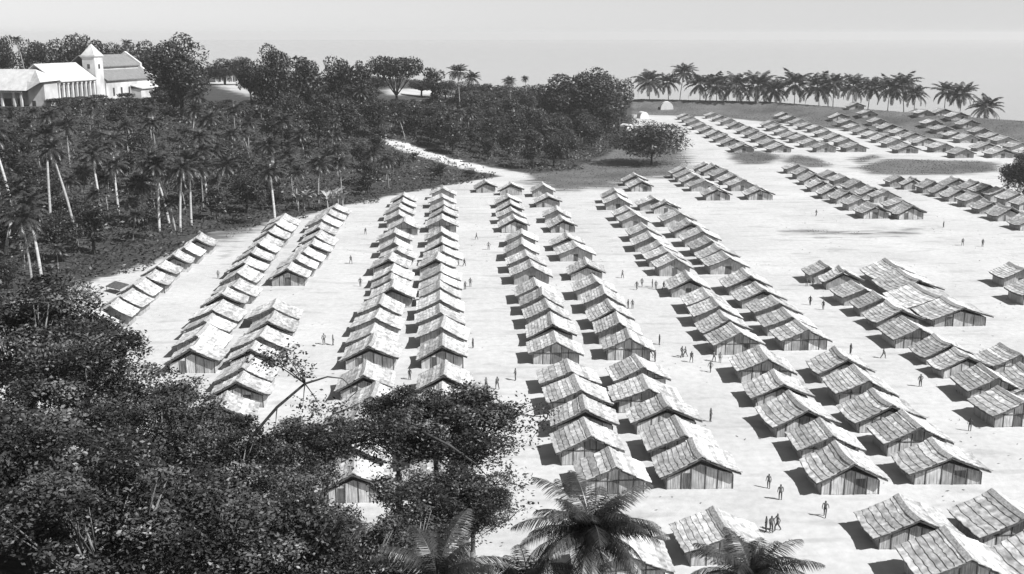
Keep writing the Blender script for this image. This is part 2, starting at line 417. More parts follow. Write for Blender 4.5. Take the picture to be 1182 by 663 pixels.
ROWS = [  # phrase, wall width, gable peaks from the near end to the far end
 ('the leftmost row, near group', 5.3, [(101, 366), (126, 354), (139, 342), (154, 329)]),
 ('the leftmost row, far group beside palms', 5.3, [(169, 318), (181, 305), (199, 295), (212, 286), (226, 276)]),
 ('the second row from left, group behind branch', 6.2, [(253, 467), (272, 441), (279, 425)]),
 ('the second row from left, middle group', 6.0, [(219, 404), (226, 387), (235, 368.5), (245, 356), (255, 340), (268, 329)]),
 ('the second row from left, far group', 5.8, [(274, 315), (280.5, 302), (289, 292), (298, 282.5), (304, 275.5), (310, 268), (318, 259), (325, 250)]),
 ('the third row from left, middle group', 6.2, [(288, 401), (299.5, 388), (309, 372), (314, 355)]),
 ('the third row from left, far group', 6.2, [(331, 309.6), (341, 300), (350, 291), (359, 282), (364, 273), (367, 262), (371, 253), (379, 245), (385, 238)]),
 ('the fourth row, huts under foreground tree', 6.2, [(406, 545), (402, 515), (408, 487), (428, 458), (419, 433)]),
 ('the fourth row from left, long middle group', 6.2, [(425.5, 400.5), (427.5, 382), (433, 365), (437.6, 349), (452, 333), (450, 321), (451, 312), (448.5, 299), (458, 287), (454.5, 280), (454.5, 268)]),
 ('the fourth row from left, far end', 6.0, [(466, 255), (460, 247), (460, 240), (464, 232), (465, 225)]),
 ('the fifth row, huts among foreground leaves', 6.2, [(509, 542), (507, 512), (508, 485), (509, 458), (512, 433)]),
 ('the fifth row from left, long middle group', 6.2, [(510, 399), (509, 378), (507.6, 361), (507.6, 347), (507.6, 332), (508, 322), (508, 312), (503, 299), (511, 288), (509, 279), (509, 268.5)]),
 ('the fifth row from left, far end', 6.0, [(510, 252), (511, 243), (512, 235), (510, 226), (511, 217)]),
 ('the sixth row, front group behind palm', 6.3, [(711, 536), (682, 503), (676, 474), (670, 449), (659, 426)]),
 ('the sixth row from left, long middle group', 6.1, [(642.4, 394), (637.6, 374.6), (633, 356.5), (626, 342), (619, 329), (614, 308), (608, 296), (602, 283), (602, 268)]),
 ('the sixth row from left, far end', 6.0, [(594, 252), (591, 243), (589, 235), (587, 226), (590, 212), (561, 211)]),
 ('the seventh row, front group', 6.6, [(810.5, 530), (790, 500), (771, 470), (749, 447), (742, 423)]),
 ('the seventh row from left, middle group', 6.2, [(727, 390), (715, 373), (707.6, 357), (698, 340), (688, 325), (678, 304), (666, 283), (656, 272)]),
 ('the seventh row from left, far end', 6.0, [(650, 252), (643, 242), (633, 225), (627, 214)]),
 ('the eighth row, front group of right block', 6.2, [(986, 536), (962, 500), (932, 473), (905, 441), (887, 415)]),
 ('the eighth row, long middle group', 6.2, [(854, 384), (841, 369), (830, 354), (819, 340), (797, 322), (780, 299), (770, 289), (763, 281), (752, 273), (746, 262), (734, 247), (726, 240), (714, 228), (710, 221)]),
 ('the ninth row, front group of right block', 6.6, [(1100, 525), (1063, 494), (1030, 468), (1003, 440), (979, 415)]),
 ('the ninth row, long middle group', 6.6, [(932.5, 379), (914, 364), (900, 348), (882, 334), (866, 320), (842, 297), (832, 287), (821, 278), (811, 268), (798, 258), (785, 246), (770, 232), (756, 229)]),
 ('the pair beside the grass at row eight end', 6.2, [(741, 208), (734, 202)]),
 ('the far centre block, left row', 7.0, [(829.6, 217.5), (814, 208), (803, 203), (796, 198), (790, 194)]),
 ('the far centre block, right row', 7.0, [(879, 217), (858.5, 207.5), (848, 201), (838, 196.5), (826, 191), (816, 188)]),
 ('the tenth row, group right of open square', 6.0, [(1061, 377), (1041, 357), (1019, 343), (998, 331), (976, 314), (960, 309)]),
 ('the eleventh row, group right of open square', 8.0, [(1112, 353), (1083, 340), (1060, 323), (1040, 310)]),
 ('the tenth row, group at right edge', 6.2, [(1182, 462), (1153, 435), (1119, 409), (1098, 395)]),
 ('the right edge beside the tenth row', 6.2, [(1205, 436), (1178, 408)]),
 ('the lone right edge group below square', 6.4, [(1208, 330), (1182, 311)]),
 ('the tenth row, group above the square', 6.0, [(1013, 237), (994, 228.5), (980, 221), (964, 216), (950, 208.5), (941, 201), (932, 195), (921, 189)]),
 ('the eleventh row, group above the square', 6.4, [(1054, 238), (1043, 230), (1025, 220), (1010, 216), (993, 210), (976, 202), (962, 197)]),
 ('the twelfth row, group above the square', 6.0, [(1195, 250), (1168, 240), (1147, 232), (1130, 225), (1110, 219), (1093, 214), (1079, 210), (1057, 206), (1040, 203)]),
 ('the thirteenth row, group above the square', 6.2, [(1192, 228), (1176, 223), (1159, 218), (1143, 214), (1129, 210), (1107, 206)]),
 ('the farthest block on left, left row', 7.8, [(860, 166), (847, 160), (838, 155.5), (829, 151), (820, 146.5), (812, 142), (804, 138), (798, 134.5), (793, 131)]),
 ('the farthest block on left, right row', 7.8, [(903, 166), (893, 161), (883, 155.5), (874, 151), (865, 146.5), (853, 141.5), (844, 137.5), (834, 133), (825, 130)]),
 ('the second farthest block, left row', 7.8, [(955, 166), (940, 161), (928, 156), (919, 152.5), (908, 148), (899, 143.5), (892, 140)]),
 ('the second farthest block, right row', 7.8, [(990, 165.5), (979, 160), (968, 155), (956, 150), (946, 145), (935, 142), (925, 138), (915, 134.5), (907, 131)]),
 ('the third farthest block, left row', 7.8, [(1050, 167), (1036, 161), (1023, 156), (1012, 151.5), (1001, 147.5), (990, 143.5), (981, 139), (971, 135)]),
 ('the third farthest block, right row', 7.8, [(1115, 172), (1092, 166), (1071, 159), (1057, 153.5), (1044, 148.5), (1030, 144), (1016, 139.5), (1004, 135.5), (989, 131.5)]),
 ('the far right block, left row', 7.8, [(1160, 172), (1142, 165), (1120, 156), (1106, 152), (1092, 147), (1079, 143.5), (1069, 139)]),
 ('the far right block, right row', 7.8, [(1196, 172), (1180, 165), (1164, 158), (1151, 154.5), (1136, 150), (1121, 146), (1108, 142.5), (1090, 139), (1064, 134.5)]),
 ('the bottom edge, two behind palm crowns', 6.4, [(722, 640), (843, 613)]),
 ('the bottom right corner, left file', 6.4, [(1122, 652), (1063, 596)]),
 ('the bottom right corner, right file', 6.4, [(1236, 655), (1184, 599)]),
]
ORD = ['nearest', 'second', 'third', 'fourth', 'fifth', 'sixth', 'seventh', 'eighth', 'ninth', 'tenth', 'eleventh', 'twelfth', 'thirteenth', 'fourteenth']
rh = random.Random(5)
for phrase, W, pts in ROWS:
    P = [at_z(px, py, ZR+0.1) for px, py in pts]
    pair = phrase.startswith(('the bottom edge',))
    # even out spacing so that no two huts of a row run into each other
    last = None
    for i, p in enumerate(P):
        if last is not None and not pair:
            if p.y-last < 5.6: p.y = last+5.6
        last = p.y
    for i, p in enumerate(P):
        gap = (P[i+1].y-p.y) if i+1 < len(P) and not pair and abs(P[i+1].x-p.x) < 8 else 8.6
        L = min(gap*(.58 if pts[i][1] > 180 else .72), 5.5 if pts[i][1] > 180 else 7)*rh.uniform(.86, 1.06)
        if phrase.startswith('the eleventh row, group right'): L = min(gap*.82, 8.5)
        o = ORD[i]+(' from near end' if i else '')
        lab = 'thatched hut, %s in %s' % (o if i else 'nearest one', phrase)
        big = pts[i][1] > 395
        front = i == 0 and pts[i][1] > 200
        h = hut((p.x, p.y+0.70, tz(p.x, p.y)-.02), W*rh.uniform(.93, 1.07), L, R(rh.uniform(-3.2, 3.2)), rh.uniform(.9, 1.08), rh.randrange(6), big or front, lab, 'huts of '+phrase)
        HUTS.append((h, phrase, i, pts[i]))

# ------------------------------------------------------------------ trees: makers
def leaves(centres, size, rg, up=0.6, aspect=0.5):
    """one folded two-triangle leaf per centre"""
    n = len(centres)
    a = rg.normal(size=(n, 3)); a[:, 2] *= 0.5; a /= np.linalg.norm(a, axis=1)[:, None]
    nn = rg.normal(size=(n, 3)); nn[:, 2] = np.abs(nn[:, 2])+up
    b = np.cross(nn, a); b /= np.linalg.norm(b, axis=1)[:, None]+1e-9
    s = size*rg.uniform(.6, 1.3, n)[:, None]
    c = np.asarray(centres)
    V = np.stack([c-a*s*.5, c+b*s*aspect*.5, c+a*s*.5, c-b*s*aspect*.5], 1).reshape(-1, 3)
    F = np.arange(4*n).reshape(n, 4)
    return V, F
def crown_points(lobes, n, rg, inner=0.55, upper=False):
    """points in the shells of lobes (x,y,z,rx,rz)"""
    w = np.array([l[3]**2 for l in lobes]); k = rg.choice(len(lobes), n, p=w/w.sum()); L = np.array(lobes)[k]
    d = rg.normal(size=(n, 3)); d /= np.linalg.norm(d, axis=1)[:, None]
    if upper: d[:, 2] = np.where(rg.uniform(size=n) < .6, np.abs(d[:, 2]), d[:, 2])
    r = rg.uniform(inner, 1.04, n)**0.7
    return L[:, :3]+d*r[:, None]*np.stack([L[:, 3], L[:, 3], L[:, 4]], 1), k
def broadleaf(seed, H=16, rx=6, rz=5, n=2600, size=0.75, nl=11, trunk_mat='bark', trunk_h=0.38, shape='round', cluster=0, leafmat='leaf', r_trunk=0.4, aspect=0.55, lobe=(.34, .52)):
    rg = np.random.default_rng(seed); rnd = random.Random(seed)
    cz = H-rz; lobes = []
    for k in range(nl):
        a = 2*math.pi*k/nl*1.62+rnd.uniform(-.3, .3); q = math.sqrt((k+.4)/nl)
        zz = {'round': (math.sqrt(max(1-q*q, 0))*.75+.12)*rnd.uniform(-1, 1), 'flat': rnd.uniform(.1, .5), 'dome': math.sqrt(max(1-q*q, 0))*rnd.uniform(.3, .75)-.15, 'tall': rnd.uniform(-.7, .75)}[shape]
        lr = rx*rnd.uniform(*lobe)
        lobes.append((math.cos(a)*q*rx*(1.08-lobe[1]*.77), math.sin(a)*q*rx*(1.08-lobe[1]*.77), cz+zz*rz*.8, lr, lr*rnd.uniform(.6, .85)*min(1, rz/rx*1.1)))
    if cluster:
        cp, k = crown_points(lobes, n//cluster, rg, 0.6, True); cp = np.repeat(cp, cluster, 0)+rg.normal(0, size*1.1, (n//cluster*cluster, 3))*np.array([1, 1, .55])
        lt = rg.choice([.45, .7, 1.0, 1.3, 2.1], len(lobes), p=[.25, .25, .25, .15, .10])
        tone = np.repeat(rg.uniform(.4, 1.6, n//cluster)*lt[k], cluster)*rg.uniform(.7, 1.3, len(cp))
    else:
        cp, k = crown_points(lobes, n, rg); tone = rg.uniform(.55, 1.45, n)
    V, F = leaves(cp, size, rg, aspect=aspect)
    crown = tri_mesh('crown', V, F, tone, leafmat)
    t = MB(); th = H*trunk_h; bend = rnd.uniform(-.4, .4)
    t.tube([(0, 0, -1.2), (bend*.3, 0, th*.5), (bend, bend*.5, th)], [r_trunk*1.25, r_trunk, r_trunk*.8], 8)
    for l in lobes[::1 if nl < 14 else 2]:
        m = Vector((bend, bend*.5, th*.92)); e = Vector(l[:3]); c = m.lerp(e, .5)+Vector((0, 0, -.1*(e-m).length))
        t.tube([m, c, e], [r_trunk*.5, r_trunk*.33, r_trunk*.1], 5)
        for _ in range(2):
            e2 = e+Vector((rnd.uniform(-1, 1), rnd.uniform(-1, 1), rnd.uniform(-.1, .8)))*l[3]*.8
            t.tube([c, c.lerp(e2, .6)+Vector((0, 0, .1)), e2], [r_trunk*.2, r_trunk*.13, r_trunk*.04], 4)
    return t.mesh('trunk', trunk_mat, True), crown, H
def frond_geo(Vl, Fl, Tl, base, az, elev, length, droop, nseg, rnd, leaflen, tone, pair=1):
    """a feather leaf: arching midrib with hanging leaflets"""
    p = Vector(base); e = elev; pts = [p.copy()]
    hd = Vector((math.cos(az), math.sin(az), 0)); side = Vector((-math.sin(az), math.cos(az), 0))
    for k in range(nseg):
        p = p+(hd*math.cos(e)+Vector((0, 0, math.sin(e))))*(length/nseg); pts.append(p.copy()); e -= droop/nseg*(0.5+1.0*k/nseg)
    w = length*.012
    for k in range(nseg):
        b = len(Vl); ww = w*(1-k/nseg)+.004
        Vl += [pts[k]-side*ww, pts[k]+side*ww, pts[k+1]+side*ww*.8, pts[k+1]-side*ww*.8]; Fl.append((b, b+1, b+2, b+3)); Tl.append(tone*1.5)
        if k == 0: continue
        for q in range(pair):
            u = (q+.5)/pair; o = pts[k].lerp(pts[k+1], u); d = (pts[k+1]-pts[k]).normalized()
            f = (k+u)/nseg; ll = leaflen*math.sin(math.pi*min(.12+f*.86, 1))**.6*rnd.uniform(.85, 1.1)
            for sg in (-1, 1):
                dr = (side*sg*.75+d*.55+Vector((0, 0, -.35-rnd.uniform(0, .35)))).normalized()
                hw = d*(length/nseg/pair*.5)
                b = len(Vl); tip = o+dr*ll; mid = o+dr*ll*.5+Vector((0, 0, .06*ll))
                Vl += [o-hw*.6, o+hw*.6, mid+hw, mid-hw, tip]
                Fl.append((b, b+1, b+2, b+3)); Tl.append(tone*rnd.uniform(.75, 1.25))
                Fl.append((b+3, b+2, b+4, b+4)); Tl.append(Tl[-1])
def frond_mesh(name, Vl, Fl, Tl):
    me = bpy.data.meshes.new(name); me.from_pydata([tuple(v) for v in Vl], [], [f if f[2] != f[3] else f[:3] for f in Fl])
    me.materials.append(M['frond']); a = me.attributes.new('tone', 'FLOAT', 'FACE'); a.data.foreach_set('value', np.array(Tl, np.float32)); return me
def palm(seed, H=12, fl=4.3, nf=22, nseg=7, pair=2, lean=1.5, mat='palmbark'):
    rnd = random.Random(seed); az = rnd.uniform(0, 6.28)
    top = Vector((math.cos(az)*lean, math.sin(az)*lean, H))
    t = MB(); pts = []; rr = []
    for k in range(7):
        u = k/6; pts.append((top.x*u**1.6, top.y*u**1.6, -1+(H+1)*u)); rr.append(.24*(1-u)**.6*.55+.13)
    t.tube(pts, rr, 7)
    Vl, Fl, Tl = [], [], []
    for k in range(nf):
        f = (k+.5)/nf; el = R(80-115*f+rnd.uniform(-10, 10))
        frond_geo(Vl, Fl, Tl, top, k*2.39996+rnd.uniform(-.2, .2), el, fl*rnd.uniform(.85, 1.1)*(1 if f > .15 else .75), R(75+rnd.uniform(-15, 25)), nseg, rnd, fl*.24, rnd.uniform(.7, 1.35), pair)
    return t.mesh('trunk', mat, True), frond_mesh('crown', Vl, Fl, Tl), H
def plant(kindname, model, loc, s, rz, label, cat, group=None, sz=None):
    e = empty(kindname, loc, rz, (s, s, sz or s)); tag(e, label, cat, group)
    link('trunk', model[0], e); link('crown', model[1], e)
    return e
PALMS = [palm(40+k, 12, 4.6, 32+k % 3*3, lean=[.6, 1.6, 2.6, 1.0, 3.2][k]) for k in range(5)]
BROAD = [broadleaf(60+k, 16, 6.2, 7.4, 4200, 0.8, 20, shape='round', trunk_mat='dkbark', trunk_h=.3) for k in range(4)]
TALL = [broadleaf(70+k, 16, 4.6, 7.4, 3400, 0.75, 18, shape='tall', trunk_mat='dkbark') for k in range(2)]
DOME = broadleaf(80, 16, 6.4, 7.6, 9500, 0.62, 26, shape='round', trunk_mat='dkbark', trunk_h=.25, lobe=(.42, .56))
FLAT = broadleaf(81, 16, 8.5, 5.2, 5200, 0.75, 24, shape='flat', trunk_mat='dkbark')
BUSH = [broadleaf(90+k, 3.4, 2.2, 1.6, 700, 0.5, 8, shape='dome', trunk_h=.25, r_trunk=.1, trunk_mat='dkbark') for k in range(3)]

# ------------------------------------------------------------------ skyline and single trees, placed by crown top
def extent(me):
    c = np.empty(len(me.vertices)*3, np.float32); me.vertices.foreach_get('co', c); c = c.reshape(-1, 3)
    return float(np.percentile(c[:, 2], 99.7)), float(np.percentile(np.abs(c[:, 0]), 98.5))
EXT = {}
def ext(me):
    if me.name not in EXT: EXT[me.name] = extent(me)
    return EXT[me.name]
def top_tree(name, model, px, py, Y, label, cat, wpx=None, rad=None, group=None, rz=None):
    p = at_y(px, py, Y); g = tz(p.x, p.y); h = max(p.z-g, 3.0); s = h/ext(model[1])[0]; sxy = s
    if wpx: sxy = wpx/FPX*Y/ext(model[1])[1]
    e = empty(name, (p.x, p.y, g), rz if rz is not None else (px*.37) % 6.28, (sxy, sxy, s)); tag(e, label, cat, group)
    link('trunk', model[0], e); link('crown', model[1], e); return e
def stand_palm(m, px, py, Y, wpx, label, group, rz, i=0):
    """a palm whose crown centre is seen at px,py with half width wpx"""
    p = at_y(px, py, Y); g = tz(p.x, p.y); hgt = p.z-g; k = wpx/FPX*Y/4.0
    tx = [v.co for v in m[0].vertices if v.co.z > 11.5]; tc = sum(tx, Vector())/len(tx)
    off = Matrix.Rotation(rz, 3, 'Z') @ Vector((tc.x, tc.y, 0))
    e = empty('palm_tree', (p.x-off.x, p.y-off.y, g), rz); tag(e, label, 'palm', group)
    t = link('trunk', m[0], e); t.scale = (1, 1, hgt/12)
    c = link('crown', m[1], e); c.scale = (k, k, k); c.location = (tc.x*(1-k), tc.y*(1-k), hgt-12*k)
    return e
BR, TR, DR, FR, PR = 6.2, 4.6, 6.4, 8.5, 5.0
top_tree('broadleaf_tree', DOME, 205, 41, 418, 'tall dense dark tree right of the white church', 'tree', 32, DR)
top_tree('broadleaf_tree', DOME, 315, 53, 432, 'dome shaped tree highest on the skyline right of the hill house', 'tree', 24, DR, rz=2)
top_tree('broadleaf_tree', BROAD[0], 350, 66, 440, 'round tree just right of the dome shaped skyline tree', 'tree', 22, BR)
top_tree('broadleaf_tree', BROAD[1], 288, 68, 446, 'round tree just left of the dome shaped skyline tree', 'tree', 15, BR)
top_tree('broadleaf_tree', BROAD[2], 390, 66, 450, 'skyline tree with a pointed top left of the flat crowned tree', 'tree', 17, BR)
top_tree('broadleaf_tree', TALL[0], 416, 71, 452, 'narrow skyline tree immediately left of the flat crowned tree', 'tree', 13, TR)
top_tree('broadleaf_tree', FLAT, 458, 66, 470, 'wide flat crowned tree above the pale field on the hill', 'tree', 30, FR)
top_tree('broadleaf_tree', TALL[1], 500, 79, 490, 'small tree at right end of the pale field on the hill', 'tree', 12, TR)
stand_palm(PALMS[1], 528, 83, 500, 13, 'ragged skyline palm, left one of the pair right of the pale field', 'skyline palms', 0)
stand_palm(PALMS[3], 545, 90, 505, 11, 'ragged skyline palm, right one of the pair right of the pale field', 'skyline palms', 5)
stand_palm(PALMS[0], 588, 94, 540, 9, 'small lone palm on the bare skyline left of the tree clump', 'skyline palms', 0)
stand_palm(PALMS[2], 606, 91, 560, 5, 'thin isolated palm nearest to the left of the round tree clump', 'skyline palms', 0)
top_tree('broadleaf_tree', BROAD[3], 648, 86, 500, 'left tree of the broad round clump at centre skyline', 'tree', 24, BR)
top_tree('broadleaf_tree', DOME, 692, 80, 500, 'biggest tree of the broad round clump at centre skyline', 'tree', 32, DR, rz=1)
top_tree('broadleaf_tree', BROAD[1], 716, 92, 510, 'right tree of the broad round clump at centre skyline', 'tree', 15, BR)
top_tree('broadleaf_tree', BROAD[2], 668, 84, 505, 'middle tree of the broad round clump at centre skyline', 'tree', 20, BR)
for i, (px, py, w, m, d) in enumerate([(4, 42, 12, BROAD[0], 'at the left picture edge'), (35, 46, 15, BROAD[2], 'left of the church roof'), (58, 46, 14, BROAD[3], 'above the low white wing'),
                                      (86, 40, 17, BROAD[1], 'just left of the church tower'), (112, 47, 16, BROAD[0], 'directly behind the church tower'), (135, 50, 14, BROAD[2], 'just right of the church tower'), (160, 48, 16, BROAD[3], 'above the dark church roof'), (180, 56, 14, BROAD[1], 'between church and tall dark tree')]):
    top_tree('broadleaf_tree', m, px, py, 545+i*3, 'dark hilltop tree %s' % d, 'tree', w, BR, 'trees behind the church')
stand_palm(PALMS[4], 19, 46, 536, 6, 'thin palm poking above the trees at far left', 'trees behind the church', 1)
stand_palm(PALMS[0], 146, 50, 538, 7, 'thin palm poking above the trees behind the church', 'trees behind the church', 2)
for px, py, w, m, lab in [(238, 78, 12, BROAD[0], 'dark tree at left end of the small hill house'), (258, 68, 17, BROAD[3], 'dark tree rising behind the small hill house'), (276, 66, 12, BROAD[2], 'dark tree behind right end of the hill house')]:
    top_tree('broadleaf_tree', m, px, py, 640, lab, 'tree', w, BR)
for i, (px, py) in enumerate([(434, 88), (486, 92), (514, 93), (540, 95), (562, 97), (580, 99), (600, 100), (618, 98)]):
    top_tree('broadleaf_tree', (BROAD+TALL)[i % 6], px, py, 585+i*6, 'low dark tree on the crest behind the pale field, %s from left' % ORD[i].replace('nearest', 'first'), 'tree', 15, BR, 'crest trees')
# spreading low tree in the meadow
pb = on_ground(752, 190)
MEAD = broadleaf(85, 16.5, 15.5, 8.0, 9000, 1.3, 30, shape='round', trunk_mat='dkbark', trunk_h=.25, aspect=.3)
e = empty('broadleaf_tree', pb, 1.1, (.98, .98, .98)); tag(e, 'wide drooping tree standing alone on the grass in front of far rows', 'tree'); link('trunk', MEAD[0], e); link('crown', MEAD[1], e)
top_tree('broadleaf_tree', DOME, 1188, 176, 300, 'dark tree cut by the right picture edge', 'tree', 27, DR, rz=.5)

# ------------------------------------------------------------------ shore palms
def berm_y(px): return float(np.interp(px, [735, 900, 1190], [690, 660, 516]))
SHORE = [(749, 92, 13), (770, 93, 10), (790, 82, 10), (808, 95, 12), (827, 97, 14), (850, 97, 15), (875, 97, 16), (894, 102, 12), (918, 95, 14), (944, 98, 15), (962, 95, 13), (985, 97, 13), (1006, 99, 11), (1027, 100, 13), (1041, 97, 14), (1056, 106, 11), (1092, 104, 11), (1111, 106, 12), (1139, 122, 13)]
names = ['first', 'second', 'third', 'fourth', 'fifth', 'sixth', 'seventh', 'eighth', 'ninth', 'tenth', 'eleventh', 'twelfth', 'thirteenth', 'fourteenth', 'fifteenth', 'sixteenth', 'seventeenth', 'eighteenth', 'nineteenth']
for i, (px, py, w) in enumerate(SHORE):
    Y = berm_y(px)-6
    lab = 'coconut palm on the shore rise, %s from the left' % names[i] if i < 18 else 'short bushy palm on the shore rise, farthest to the right'
    stand_palm(PALMS[i % 5], px, py+2, Y, w*1.55, lab, 'palms along the shore', i*1.3)
UD = Vector((.27, .963, 0)).normalized(); O = at_z(55, 131, 14.2)
# ------------------------------------------------------------------ grove on the left and wooded slope in the centre
rt = random.Random(21)
ENVX = [-60, 0, 60, 70, 180, 182, 232, 236, 300, 302, 432, 436, 522, 530, 640, 740, 760]
ENVY = [121, 121, 121, 111, 111, 100, 100, 114, 114, 88, 88, 113, 113, 102, 100, 128, 150]
OPEN = [gpoly(P) for P in ([(230, 93), (285, 92), (303, 113), (285, 112), (258, 104)], [(440, 102), (526, 103), (526, 112), (440, 112)])]
placed = []; NP = NB = 0
cands = []
for _ in range(14000):
    x = rt.uniform(-260, 95); y = rt.uniform(165, 640)
    cands.append((y, x))
tries = 0
for y, x in cands:
    g = float(poly_dist(GROVE, np.array([x]), np.array([y]))[0])
    if g < 5 or g > 300: continue
    px, py = to_px((x, y, 2))
    if px < -70 or px > 760: continue
    sp = 5.4 if y < 330 else 8.0
    if any((x-a)**2+(y-b)**2 < sp*sp for a, b in placed): continue
    z = tz(x, y); env = np.interp(px, ENVX, ENVY)
    ztop = at_y(px, env, y).z; hmax = ztop-z
    if hmax < 3.5: continue
    # keep the road, terrace and field open
    if any(in_poly(P, np.array([x]), np.array([y]))[0] for P in OPEN): continue
    if 440 < px < 612 and abs(to_px((x, y, z))[1]-np.interp(px, [445, 520, 605], [165, 187, 204])) < 7 : continue
    if 440 < px < 600 and to_px((x, y, z))[1] > np.interp(px, [445, 520, 605], [165, 187, 204])-2:
        hmax = min(hmax, at_y(px, float(np.interp(px, [445, 520, 605], [172, 194, 210]))+rt.uniform(-8, 6), y).z-z)
        if hmax < 2: continue
    if abs((x-O.x)*UD.y-(y-O.y)*UD.x+13) < 21 and -9 < (x-O.x)*UD.x+(y-O.y)*UD.y < 84: continue
    ispalm = rt.random() < (.64 if px < 420 else .35)
    if ispalm and NP < 250:
        h = min(rt.choice([rt.uniform(5, 9), rt.uniform(9, 13), rt.uniform(12, 16.5)]), hmax)
        if h < 4: continue
        m = rt.choice(PALMS); s = max(h/15, .5); NP += 1
        e = empty('palm_tree', (x, y, z), rt.uniform(0, 6.28), (s*1.0, s*1.0, h/16.2))
        reg = 'palm with its crown merged into the dark grove left of the huts' if px < 430 else 'palm merged into the dark wooded slope behind the central rows'
        tag(e, reg, 'palm', 'grove palms' if px < 430 else 'slope palms'); link('trunk', m[0], e); link('crown', m[1], e)
    elif NB < 250:
        h = min(rt.uniform(6, 13) if y < 360 else rt.uniform(9, 18), hmax); m = rt.choice(BROAD+TALL); NB += 1
        s = h/16; e = empty('broadleaf_tree', (x, y, z), rt.uniform(0, 6.28), (max(s, .42), max(s, .42), s))
        reg = 'broadleaf tree merged into the dark palm grove left of the huts' if px < 430 else 'broadleaf tree merged into the dark slope behind the central rows'
        tag(e, reg, 'tree', 'grove trees' if px < 430 else 'slope trees'); link('trunk', m[0], e); link('crown', m[1], e)
    else: continue
    placed.append((x, y))
PALE = []
for p_ in PALMS:
    q = p_[0].copy(); q.materials[0] = M['palebark']; PALE.append(q)
# pale trunks at the grove's near edge, picked out in the photograph
EDGE = [(117, 250, 190), (137, 248, 200), (184, 268, 206), (196, 262, 196), (202, 266, 200), (208, 268, 205), (221, 262, 204), (240, 240, 185), (248, 240, 205), (5, 312, 240), (48, 322, 250), (318, 262, 210), (60, 275, 170), (25, 290, 165), (90, 285, 180)]
en = ['left one of two pale trunks above the leftmost hut row', 'right one of two pale trunks above the leftmost hut row', 'leftmost of the cluster of thin pale trunks', 'second of the cluster of thin pale trunks',
      'middle of the cluster of thin pale trunks', 'fourth of the cluster of thin pale trunks', 'rightmost of the cluster of thin pale trunks', 'slanting pale trunk left of the crossed pair', 'pale trunk crossing another right of the cluster', 'pale trunk at left picture edge',
      'trunk beside the sandy patch at far left', 'trunk at the head of the second hut row', 'big crowned palm left of the sandy patch', 'low crowned palm at the left picture edge', 'palm leaning over the left end of the clearing']
for i, ((px, py, pt), lab) in enumerate(zip(EDGE, en)):
    b = on_ground(px, py); h = at_y(px, pt, b.y).z-b.z+rt.uniform(1.5, 3); m = PALMS[(i*2+1) % 5]
    e = empty('palm_tree', b, i*1.9, (1, 1, 1)); tag(e, 'palm, '+lab, 'palm', 'grove edge palms')
    t = link('trunk', PALE[(i*2+1) % 5], e); t.scale = (1.35, 1.35, h/12); c = link('crown', m[1], e); c.scale = (.95, .95, 1); 
    tx = [v.co for v in m[0].vertices if v.co.z > 11.5]; tc = sum(tx, Vector())/len(tx); c.location = (tc.x*.4, tc.y*.4, h-12)

# pale broad-leaved plants at the foot of the slope
def banana(seed):
    rnd = random.Random(seed); t = MB(); t.tube([(0, 0, -.3), (0.05, 0, 1.0), (.1, 0, 1.8)], [.16, .13, .07], 7)
    c = MB()
    for k in range(8):
        az = k*2.4+rnd.uniform(-.3, .3); el = R(rnd.uniform(45, 80)); ln = rnd.uniform(1.8, 2.6); p = Vector((.1, 0, 1.6)); sd = Vector((-math.sin(az), math.cos(az), 0)); vs = []
        for q in range(6):
            w = .32*math.sin(math.pi*(q+.35)/5.7); vs += [p-sd*w, p+sd*w]
            p = p+Vector((math.cos(az)*math.cos(el), math.sin(az)*math.cos(el), math.sin(el)))*ln/5; el -= R(16)
        c.add(vs, [(2*q, 2*q+1, 2*q+3, 2*q+2) for q in range(5)], rnd.uniform(.6, 1.3))
    return t.mesh('stem', 'pale', True), c.mesh('leaves', 'pale')
BAN = [banana(k) for k in range(3)]
for i, (px, py) in enumerate([(342, 199), (349, 197), (355, 200), (377, 199), (383, 197), (389, 199), (394, 197), (366, 200)]):
    d = ray(px, py); t_ = 290.0+3*(i % 3); x, y = d.x*t_, d.y*t_; e = empty('banana_plant', (x, y, tz(x, y)), i, (1.5, 1.5, 1.7)); tag(e, 'pale broad leaved plant above the third hut row, %s from the left' % ['first', 'second', 'third', 'fifth', 'sixth', 'seventh', 'eighth', 'fourth'][i], 'plant', 'pale plants on the slope')
    link('stem', BAN[i % 3][0], e); link('leaves', BAN[i % 3][1], e)
# undergrowth
rg = np.random.default_rng(8)
def scatter(n, x0, x1, y0, y1, keep):
    x = rg.uniform(x0, x1, n); y = rg.uniform(y0, y1, n); k = keep(x, y); return x[k], y[k]
x, y = scatter(260000, -235, 95, 150, 620, lambda x, y: (poly_dist(GROVE, x, y) > 5*np.sin(x*.23+1.7*np.sin(y*.11))*np.sin(y*.19+x*.07)-1) & (poly_dist(GROVE, x, y) < 230))
road = gpoly([(440, 157), (470, 164), (520, 181), (570, 192), (610, 198), (610, 209), (565, 203), (515, 192), (468, 178), (440, 168)])
k = ~in_poly(road, x, y); x, y = x[k], y[k]
clump = 0.4+1.5*np.clip(np.sin(x*.31+2*np.sin(y*.17))*np.sin(y*.27+1.3*np.sin(x*.13))+.4, 0, 1.4)
edge = np.clip(poly_dist(GROVE, x, y)/14, .22, 1)
for P in OPEN:
    k = ~in_poly(P, x, y); x, y, clump, edge = x[k], y[k], clump[k], edge[k]
z = terrain(x, y)+rg.uniform(0, 1, len(x))*clump*2.9*edge*(1+.8*(np.sin(x*.11+1)*np.sin(y*.09) > .1))
z = np.minimum(z, terrain(x, y)+6)
